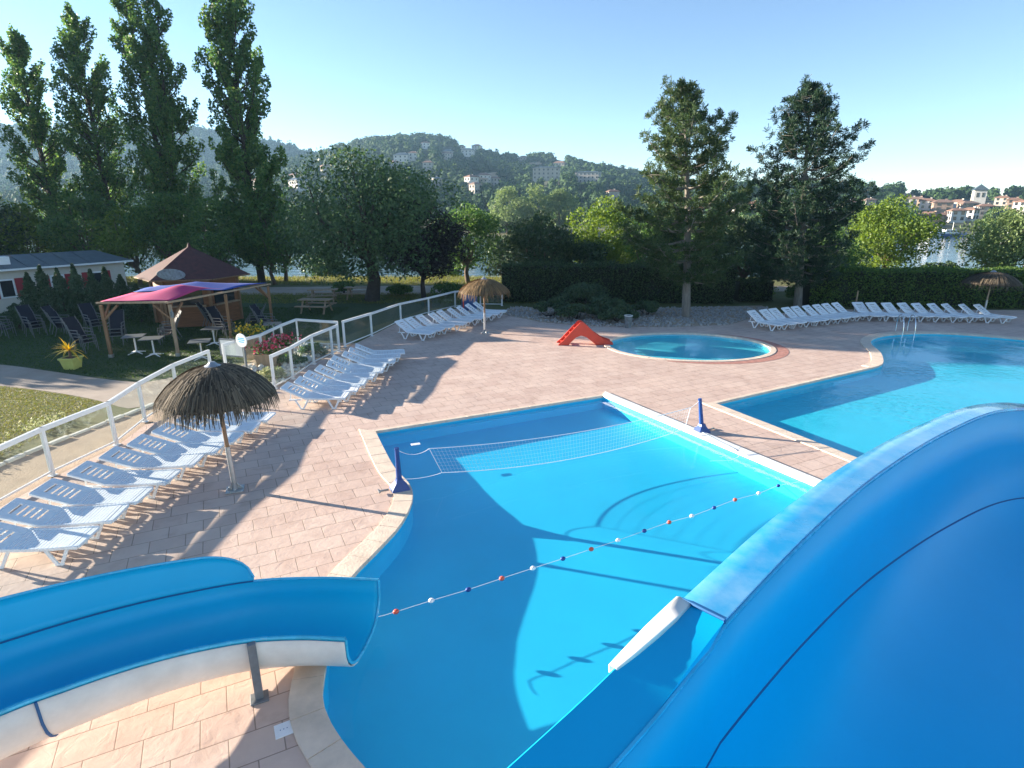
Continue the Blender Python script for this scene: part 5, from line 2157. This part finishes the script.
grass('lawn_grass', 150000, -24, -11.9, 7, 18.6, .015, .05, 51, lambda x, y: (x < -12.0) & (y < np.interp(x, [p.x for p in prs[::1]], [p.y for p in prs]) - .05), 'L_grass', .011)
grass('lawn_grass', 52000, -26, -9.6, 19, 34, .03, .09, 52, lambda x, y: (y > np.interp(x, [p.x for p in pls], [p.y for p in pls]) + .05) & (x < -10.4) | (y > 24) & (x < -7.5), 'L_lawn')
grass('meadow_grass', 24000, -34, 2, 35.5, 40, .05, .16, 53)
grass('meadow_grass', 20000, -40, 14, 44.6, 50.4, .08, .3, 54)

# ------------------------------------------------------------------ far shore, hills and their woods
class Hill:
    def __init__(s, px0, px1, crest, Y0, Y1, z0, expo, rough, seed):
        s.px0, s.px1, s.crest, s.Y0, s.Y1, s.z0, s.expo, s.rough, s.seed = px0, px1, crest, Y0, Y1, z0, expo, rough, seed

    def pt(s, px, v):
        top = at_depth(px, tab(s.crest, px), s.Y1)
        Y = s.Y0 + (s.Y1 - s.Y0) * v
        bx = (px - 512) / FOC / 1.045
        X = bx * Y
        f = v ** s.expo if v <= 1 else 1 - (v - 1) * 1.2
        z = s.z0 + (top.z - s.z0) * f
        z += s.rough * math.sin(px * .045 + 5 * v + s.seed) * math.sin(v * 9 + px * .021 + s.seed) * min(1, v * 3) * max(0, min(1, (1.1 - v) * 4))
        return Vector((X, Y, z))

    def build(s, name, nv=26, step=14):
        rows = []
        for i in range(nv + 1):
            v = 1.35 * i / nv
            rows.append([s.pt(px, v) for px in range(s.px0, s.px1 + 1, step)])
        return MB().grid(rows).build(name, 'hill', smooth=True, kind='structure')

    def find(s, px, py):
        """share of the way up at which the slope is seen at this height"""
        best, bv = 1e9, .5
        for k in range(4, 101):
            v = k / 100
            p = s.pt(px, v)
            d = p.y * CT + (EYE - p.z) * ST
            sy = 384 - FOC * (-(EYE - p.z) * CT + p.y * ST) / d
            if abs(sy - py) < best:
                best, bv = abs(sy - py), v
        return bv


far_ridge = Hill(-700, 420, [(-700, 150), (-300, 144), (-100, 133), (60, 129), (150, 130), (200, 133), (260, 141), (300, 152), (340, 164), (420, 190)], 600, 1060, 0, 1.15, 7, 1.0)
main_hill = Hill(-200, 900, [(-200, 190), (0, 182), (150, 172), (240, 168), (300, 160), (345, 150), (380, 142), (405, 139.5), (432, 140.5), (452, 145), (470, 149), (500, 157), (530, 158), (560, 159), (590, 166), (620, 173), (650, 181),
                             (700, 186), (780, 193), (900, 202)], 205, 760, -2.4, 1.25, 5, 2.0)
town_hill = Hill(600, 1700, [(600, 222), (660, 200), (720, 190), (800, 188), (850, 187), (885, 192), (915, 197), (950, 196), (1000, 196), (1060, 192), (1200, 180), (1450, 170), (1700, 165)], 203, 430, -2.4, .95, 1.2, 3.0)
far_ridge.build('hills')
main_hill.build('hills', nv=34)
town_hill.build('hills', nv=24, step=12)
left_shore = MB().grid([[(X, Y, z) for X in range(-700, 801, 25)] for Y, z in ((198, -4), (203, -2.4), (230, -1.5), (700, 4))]).build('far_bank', 'bank', smooth=True, kind='structure')

bm = bmesh.new()
bmesh.ops.create_icosphere(bm, subdivisions=2, radius=1)
bm.verts.ensure_lookup_table()
BV = np.array([v.co[:] for v in bm.verts], np.float32)
BF = np.array([[v.index for v in f.verts] for f in bm.faces], np.int32)
bm.free()


def woods(name, P, R_, seed, lump=.28, leaves=34):
    """a far wood: a lumpy core per tree, clothed in leaf clumps of four shades"""
    rng = np.random.default_rng(seed)
    n = len(P)
    P, R_ = np.asarray(P), np.asarray(R_)
    dims = np.stack([R_ * rng.uniform(.8, 1.2, n), R_ * rng.uniform(.8, 1.2, n), R_ * rng.uniform(.8, 1.45, n)], 1)
    cen = P + np.stack([np.zeros(n), np.zeros(n), R_ * .45], 1)
    V = np.repeat(BV[None], n, 0)
    V = V * (1 + rng.normal(0, lump * .6, (n, len(BV), 1)))
    V = V * dims[:, None, :] * .8 + cen[:, None, :]
    F = (BF[None] + (np.arange(n) * len(BV))[:, None, None]).reshape(-1, 3)
    o = np_mesh(name, V.reshape(-1, 3), F, 'wood_far')
    o['kind'] = 'stuff'
    kind = rng.choice(3, n, p=[.36, .40, .24])
    for k, m in enumerate(('wood_dark', 'wood_mid', 'wood_light')):
        ii = np.repeat(np.nonzero(kind == k)[0], leaves)
        d = rand_unit(rng, len(ii))
        d[:, 2] = np.abs(d[:, 2]) * 1.0 - .25 * (rng.random(len(ii)) < .3)
        C = cen[ii] + d * dims[ii] * rng.uniform(.72, 1.12, (len(ii), 1))
        V, F = leaf_quads(C, R_[ii] * .24, rng, .75)
        o = np_mesh(name, V, F, m)
        o['kind'] = 'stuff'


def scatter_hill(hill, n, r0, r1, seed, px0, px1, clear, v0=.03):
    rng = np.random.default_rng(seed)
    P, Q = [], []
    while len(P) < n:
        px, v = rng.uniform(px0, px1), rng.uniform(v0, 1.06) ** .8
        p = hill.pt(px, v)
        d = p.y * CT + (EYE - p.z) * ST
        sy = 384 - FOC * (-(EYE - p.z) * CT + p.y * ST) / d
        if any(abs(px - cx) < w_ and -hh_ < sy - cy < hh_ * 1.6 for cx, cy, w_, hh_ in clear):
            continue
        P.append(p[:])
        Q.append(rng.uniform(r0, r1) * (.55 + .45 * v))
    return P, Q


# houses on the wooded hill: picture bearing, height line, width, number of floors, wall, roof
hill_houses = [(262, 187, 9, 2, 'render_white', 'tiles', 'lowest left white house on the hillside beside the lone poplar'), (299, 180, 8, 2, 'render_wall', 'tiles', 'cream hillside house just right of the lone poplar'),
               (302, 189, 14, 2, 'render_white', 'roof_slate', 'long white hillside block low above the big willow'), (278, 172, 8, 2, 'render_wall', 'tiles_brown', 'small cream hillside house above the lone poplar foliage'),
               (329, 172, 7, 2, 'render_wall', 'tiles', 'small cream hillside house left of the willow top'), (405, 160, 13, 2, 'render_white', 'roof_slate', 'wide white villa on the slope over the willow'),
               (416, 158, 8, 2, 'render_white', 'tiles', 'white villa next to the wide villa on the slope'), (428, 147, 7, 2, 'render_white', 'tiles', 'white house highest on the hill under the summit'),
               (450, 152, 9, 1, 'render_wall', 'roof_slate', 'grey roofed house just right of and below the highest white house'), (448, 158, 9, 2, 'render_wall', 'tiles_brown', 'brown roofed house in the middle of the hill houses'),
               (463, 147, 6, 1, 'render_wall', 'tiles_brown', 'small brown roofed house under the hill crest'), (469, 154, 10, 2, 'render_white', 'roof_slate', 'pale grey roofed villa right of the hill centre'),
               (478, 148, 8, 2, 'render_white', 'tiles', 'white house with red roof near the crest right of the hill centre'), (398, 168, 9, 2, 'render_wall', 'tiles_brown', 'brown roofed house low on the slope over the willow'),
               (430, 168, 9, 2, 'render_wall', 'tiles', 'red roofed house low above the purple plum tree'), (437, 186, 8, 2, 'render_wall', 'roof_slate', 'grey house lowest over the purple plum tree'),
               (472, 184, 10, 2, 'render_white', 'tiles', 'white house left of the dry field'), (484, 181, 11, 2, 'render_white', 'tiles', 'white house with a red roof below the dry field'),
               (495, 184, 8, 2, 'render_wall', 'tiles', 'cream house at the right end of the dry field'), (476, 192, 9, 2, 'render_wall', 'tiles_brown', 'brown roofed house under the dry field'),
               (546, 178, 24, 3, 'render_wall', 'roof_slate', 'long pale apartment block in the middle of the right slope'), (587, 181, 22, 3, 'render_wall', 'roof_slate', 'long pale apartment block on the right end of the slope'),
               (559, 164, 11, 1, 'render_wall', 'tiles', 'low red roofed house under the right crest of the hill'), (523, 158, 8, 1, 'render_wall', 'tiles_brown', 'small house in the woods of the right crest'),
               (612, 200, 10, 2, 'render_wall', 'tiles', 'small red roofed house left of the first pine'), (476, 146, 5, 1, 'render_white', 'tiles', 'tiny white house on the very crest of the hill')]
clear = [(px, py, wd * .55 + 1.5, 5) for px, py, wd, *_ in hill_houses] + [(483, 177, 13, 4), (535, 167, 9, 2.5)]


def house(label, base, wdt, dpt, floors, wall, roof, rz, group, detail=True, fh=2.8, cat='house', name='house', flat=False):
    o = empty(name, base, rz, label, cat, group)
    h = floors * fh
    mb = MB()
    mb.box((0, 0, h / 2 - 3), (wdt, dpt, h + 6))
    mb.build('wall', wall, o)
    mb = MB()
    ov = .45
    rh = (dpt / 2) * (.16 if flat else .42)
    a = [Vector((-wdt / 2 - ov, -dpt / 2 - ov, h)), Vector((wdt / 2 + ov, -dpt / 2 - ov, h)), Vector((wdt / 2 + ov, dpt / 2 + ov, h)), Vector((-wdt / 2 - ov, dpt / 2 + ov, h))]
    b = [p + Vector((0, 0, .25)) for p in a]
    hip = min(dpt * .35, wdt * .35)
    c = [Vector((-wdt / 2 + hip, 0, h + .25 + rh)), Vector((wdt / 2 - hip, 0, h + .25 + rh))]
    mb.add(a + b + c, [(3, 2, 1, 0), (0, 1, 5, 4), (1, 2, 6, 5), (2, 3, 7, 6), (3, 0, 4, 7), (4, 5, 9, 8), (5, 6, 9), (6, 7, 8, 9), (7, 4, 8)])
    rf = mb.build('roof', roof, o)
    MB().box((wdt * .22, dpt * .12, h + rh * .8), (.8, .6, 1.6)).build('chimney', wall, rf)
    nw = max(2, min(9, int(wdt / 3.2)))
    for f in range(floors):
        for k in range(nw):
            x = -wdt / 2 + wdt * (k + .5) / nw
            MB().box((x, -dpt / 2 - .02, f * fh + 1.5), (1.15, .12, 1.35)).build('window', 'window', o)
    for f in range(floors):
        for k in range(2):
            y = -dpt / 2 + dpt * (k + .5) / 2
            for s in (-1, 1):
                MB().box((s * (wdt / 2 + .02), y, f * fh + 1.5), (.12, 1.1, 1.35)).build('window', 'window', o)
    return o


rr = random.Random(5)
for px, py, wd, fl_, wall, roof, lab in hill_houses:
    v = main_hill.find(px, py + 2)
    p = main_hill.pt(px, v)
    ww = wd / FOC * p.y * 1.03
    house(lab, p, ww, min(ww, 11) * rr.uniform(.8, 1), fl_, wall, roof, R(rr.uniform(-25, 40)) - math.atan2(p.x, p.y), 'houses on the wooded hill', flat=(wd > 18))
# dry fields, draped on the slope
for corners in (((468, 184), (500, 180), (497, 174), (474, 178)), ((526, 168), (541, 166), (541, 163), (528, 164))):
    q = [main_hill.pt(px, main_hill.find(px, py)) + Vector((0, 0, 2.0)) for px, py in corners]
    rows = [[q[0].lerp(q[1], u / 6).lerp(q[3].lerp(q[2], u / 6), t_ / 4) for u in range(7)] for t_ in range(5)]
    MB().grid(rows).build('dry_field', 'dry_field', smooth=True, kind='structure')

P, Q = scatter_hill(main_hill, 8500, 2.8, 5.6, 61, -120, 800, clear, .05)
woods('hillside_woods', P, Q, 62)
P, Q = scatter_hill(far_ridge, 2600, 6, 10, 63, -250, 400, [], .2)
woods('ridge_woods', P, Q, 64)


def leafy_mass(name, trees, seed, leaf, per, mat):
    """far trees that read as one wood: leaf clumps at each (x, y, z, height, width)"""
    rng = np.random.default_rng(seed)
    out = []
    for x, y, z, hh, wd in trees:
        cs, rs = [], []
        for k in range(9):
            d = rand_unit(rng, 1)[0]
            cs.append((x + d[0] * wd * .3, y + d[1] * wd * .3, z + hh * .52 + d[2] * hh * .30))
            r = wd * rng.uniform(.18, .30)
            rs.append((r, r, r))
        out.append(clump_points(rng, cs, rs, [per // 9] * 9, .3))
    C = np.concatenate(out)
    V, F = leaf_quads(C, leaf, rng, .7)
    o = np_mesh(name, V, F, mat)
    o['kind'] = 'stuff'
    return o


rng = np.random.default_rng(71)
T = []
for k in range(120):
    x = rng.uniform(-260, 95)
    T.append((x, rng.uniform(206, 226), -2, rng.uniform(4.5, 9), rng.uniform(6, 10)))
leafy_mass('far_bank_trees', T, 72, .42, 360, 'L_green')
for i, (px, hh, wd, lab) in enumerate(((508, 16.5, 13, 'pale green tree on the far river bank, left one of three in the middle'), (534, 17.5, 13, 'tall pale green tree on the far river bank, middle one of three'),
                                       (560, 15.0, 12, 'pale green tree on the far river bank, right one of three in the middle'))):
    broadleaf(lab, *spot(px, 204 + 3 * i, 0), hh, wd, 'L_pale', 260 + i, n=5200, leaf=.36, bottom=.08, trunk_r=.35, clumps=30, group='pale trees on the far bank', z0=-2.4)

# ------------------------------------------------------------------ village on the right
VG = 'village houses across the river'
vill = [(904, 199, 9, 1, 'render_wall', 'tiles_brown', 'small pale house highest on the left of the village'), (909, 208, 10, 2, 'render_white', 'tiles_brown', 'white gabled house on the left of the village below the small pale one'),
        (916, 208, 11, 2, 'render_pink', 'tiles_brown', 'ochre house against the left white gabled house'), (926, 210, 11, 2, 'render_white', 'tiles', 'bright white house with an orange roof in the village'),
        (941, 212, 15, 2, 'render_pink', 'tiles_brown', 'ochre house with a wide brown roof in the middle of the village'), (957, 211, 13, 2, 'render_white', 'tiles', 'tall white house just below the church'),
        (967, 213, 13, 2, 'render_pink', 'tiles_brown', 'shaded ochre house right under the church tower'), (930, 221, 20, 1, 'render_pink', 'tiles', 'low house with a broad orange roof nearest the water'),
        (943, 221, 14, 1, 'render_pink', 'tiles', 'low ochre house right of the broad orange roof'), (958, 222, 12, 2, 'render_white', 'tiles', 'white waterside house in front of the church'), (971, 221, 11, 2, 'render_white', 'tiles', 'white waterside house right of the one before the church'),
        (985, 216, 12, 2, 'render_wall', 'tiles', 'cream village house behind the right hand tree'), (1000, 206, 10, 2, 'render_wall', 'tiles', 'cream house peeping over the right hand tree'), (1012, 209, 10, 2, 'render_pink', 'tiles', 'ochre village house near the right edge'),
        (1021, 218, 10, 3, 'render_white', 'tiles', 'white village house at the right picture edge'), (700, 219, 10, 2, 'render_white', 'tiles', 'white house seen left between the pines'), (718, 228, 12, 1, 'render_wall', 'tiles', 'low cream house seen low between the pines'),
        (738, 217, 10, 2, 'render_white', 'tiles', 'white house with orange roof seen between the pines'), (752, 214, 9, 2, 'render_pink', 'tiles', 'ochre house beside the second pine'), (848, 213, 9, 2, 'render_wall', 'tiles', 'cream house just right of the second pine'),
        (868, 210, 9, 2, 'render_wall', 'tiles_brown', 'cream house over the light green tree')]
vclear = []
for px, py, wd, fl_, wall, roof, lab in vill:
    v = max(.05, town_hill.find(px, py))
    p = town_hill.pt(px, v)
    ww = wd / FOC * p.y * 1.03
    ht = fl_ * 2.8 + 2
    house(lab, p, ww, ww * .8, fl_, wall, roof, R(rr.uniform(-30, 30)) - math.atan2(p.x, p.y), VG, fh=2.15)
    vclear.append((px, py - 3, wd * .62 + .5, 8))
v = town_hill.find(974, 205)
p = town_hill.pt(976, v)
ch = empty('church_tower', p, R(12) - math.atan2(p.x, p.y), 'square white church tower with a dark pyramid roof above the village', 'church tower')
tw = 9.6 / FOC * p.y
ztop = at_depth(976, 190.5, p.y).z - p.z
zap = at_depth(976, 184, p.y).z - p.z
MB().box((0, 0, ztop / 2 - 3), (tw, tw, ztop + 6)).build('wall', 'render_white', ch)
mb = MB()
o_ = tw / 2 + .5
mb.add([(-o_, -o_, ztop), (o_, -o_, ztop), (o_, o_, ztop), (-o_, o_, ztop), (-o_, -o_, ztop + .4), (o_, -o_, ztop + .4), (o_, o_, ztop + .4), (-o_, o_, ztop + .4), (0, 0, zap)],
       [(3, 2, 1, 0), (0, 1, 5, 4), (1, 2, 6, 5), (2, 3, 7, 6), (3, 0, 4, 7), (4, 5, 8), (5, 6, 8), (6, 7, 8), (7, 4, 8)])
rf = mb.build('roof', 'roof_slate', ch)
MB().tube([(0, 0, zap - .3), (0, 0, zap + 2.2)], .10, 6).build('spire_cross', 'grey_steel', rf)
for s in (-.22, .22):
    for rz_ in (0, 90):
        m4 = Matrix.Rotation(R(rz_), 3, 'Z')
        q = m4 @ Vector((s * tw, -tw / 2 - .02, ztop - 2.4))
        MB().box(q, (1.1, .14, 2.4), m4).build('belfry_opening', 'window', ch)
vclear.append((976, 200, 10, 12))
P, Q = scatter_hill(town_hill, 1000, 2.0, 4.2, 81, 640, 1250, vclear, .02)
woods('town_woods', P, Q, 82, .4, 110)
rng = np.random.default_rng(83)
T = []
while len(T) < 46:
    px, v = rng.uniform(660, 1120), rng.uniform(.03, .9)
    p = town_hill.pt(px, v)
    d = p.y * CT + (EYE - p.z) * ST
    sy = 384 - FOC * (-(EYE - p.z) * CT + p.y * ST) / d
    if any(abs(px - cx) < w_ + 2 and -hh_ - 2 < sy - cy < hh_ * 1.2 + 6 for cx, cy, w_, hh_ in vclear):
        continue
    T.append((p.x, p.y, p.z, rng.uniform(4, 7), rng.uniform(4.5, 7)))
leafy_mass('village_trees', T, 84, .40, 240, 'L_green')


# boats moored at the far bank
def boat(label, px, Yb, ln, hull, seed):
    x, y = spot(px, Yb, -3)
    o = empty('motor_boat', (x, y, -3.0), R(6), label, 'boat', 'boats moored before the village')
    rows = []
    for t in range(9):
        u = t / 8
        wd = .5 * 2.6 * (math.sin(PI * (.5 - .46 * u)) if u > .2 else .98)
        xx = -ln / 2 + ln * u
        sh = .9 + .35 * u * u
        rows.append([(xx, -wd, sh), (xx, -wd * .85, .2), (xx + .0, -wd * .3, -.3), (xx, wd * .3, -.3), (xx, wd * .85, .2), (xx, wd, sh)])
    mb = MB().grid(rows)
    mb.add([rows[0][k] for k in range(6)], [(0, 1, 2, 3, 4, 5)])
    mb.grid([[r[0], r[5]] for r in rows])
    mb.build('hull', hull, o)
    mb = MB()
    mb.extrude([(-ln * .30, -.95, .95), (ln * .18, -.95, 1.0), (ln * .10, -.95, 2.2), (-ln * .26, -.95, 2.2)], (0, 1.9, 0))
    cb_ = mb.build('cabin', 'boat_white', o, bevel=.05)
    for k in range(3):
        MB().box((-ln * .2 + k * ln * .11, -.97, 1.75), (ln * .085, .06, .5)).build('window', 'window', cb_)
    MB().tube([(ln * .0, 0, 2.2), (ln * .0, 0, 4.6)], .05, 6).build('mast', 'steel', o)
    return o


boat('white motor boat moored before the village', 936, 199, 9.5, 'boat_white', 1)
boat('blue hulled motor boat with white cabin right of the white boat', 951, 200, 11, 'boat_blue', 2)
boat('small white boat glimpsed at the bank near the right edge', 1012, 199, 7, 'boat_white', 3)
MB().box((spot(945, 203)[0], 202.5, -2.7), (60, 1.6, .5)).build('quay', 'stone', kind='structure')

# ------------------------------------------------------------------ air between here and the hills
hz = MB().box((60, 560, 64), (2600, 1500, 144)).build('haze', 'white', kind='stuff')
hm = bpy.data.materials.new('valley air')
n, N, L = nt(hm)
out = N.new('ShaderNodeOutputMaterial')
pv = N.new('ShaderNodeVolumePrincipled')
pv.inputs['Color'].default_value = (.42, .70, 1.0, 1)
pv.inputs['Density'].default_value = .00019
pv.inputs['Anisotropy'].default_value = .2
L.new(pv.outputs[0], out.inputs['Volume'])
hz.data.materials.clear()
hz.data.materials.append(hm)
# ==== END
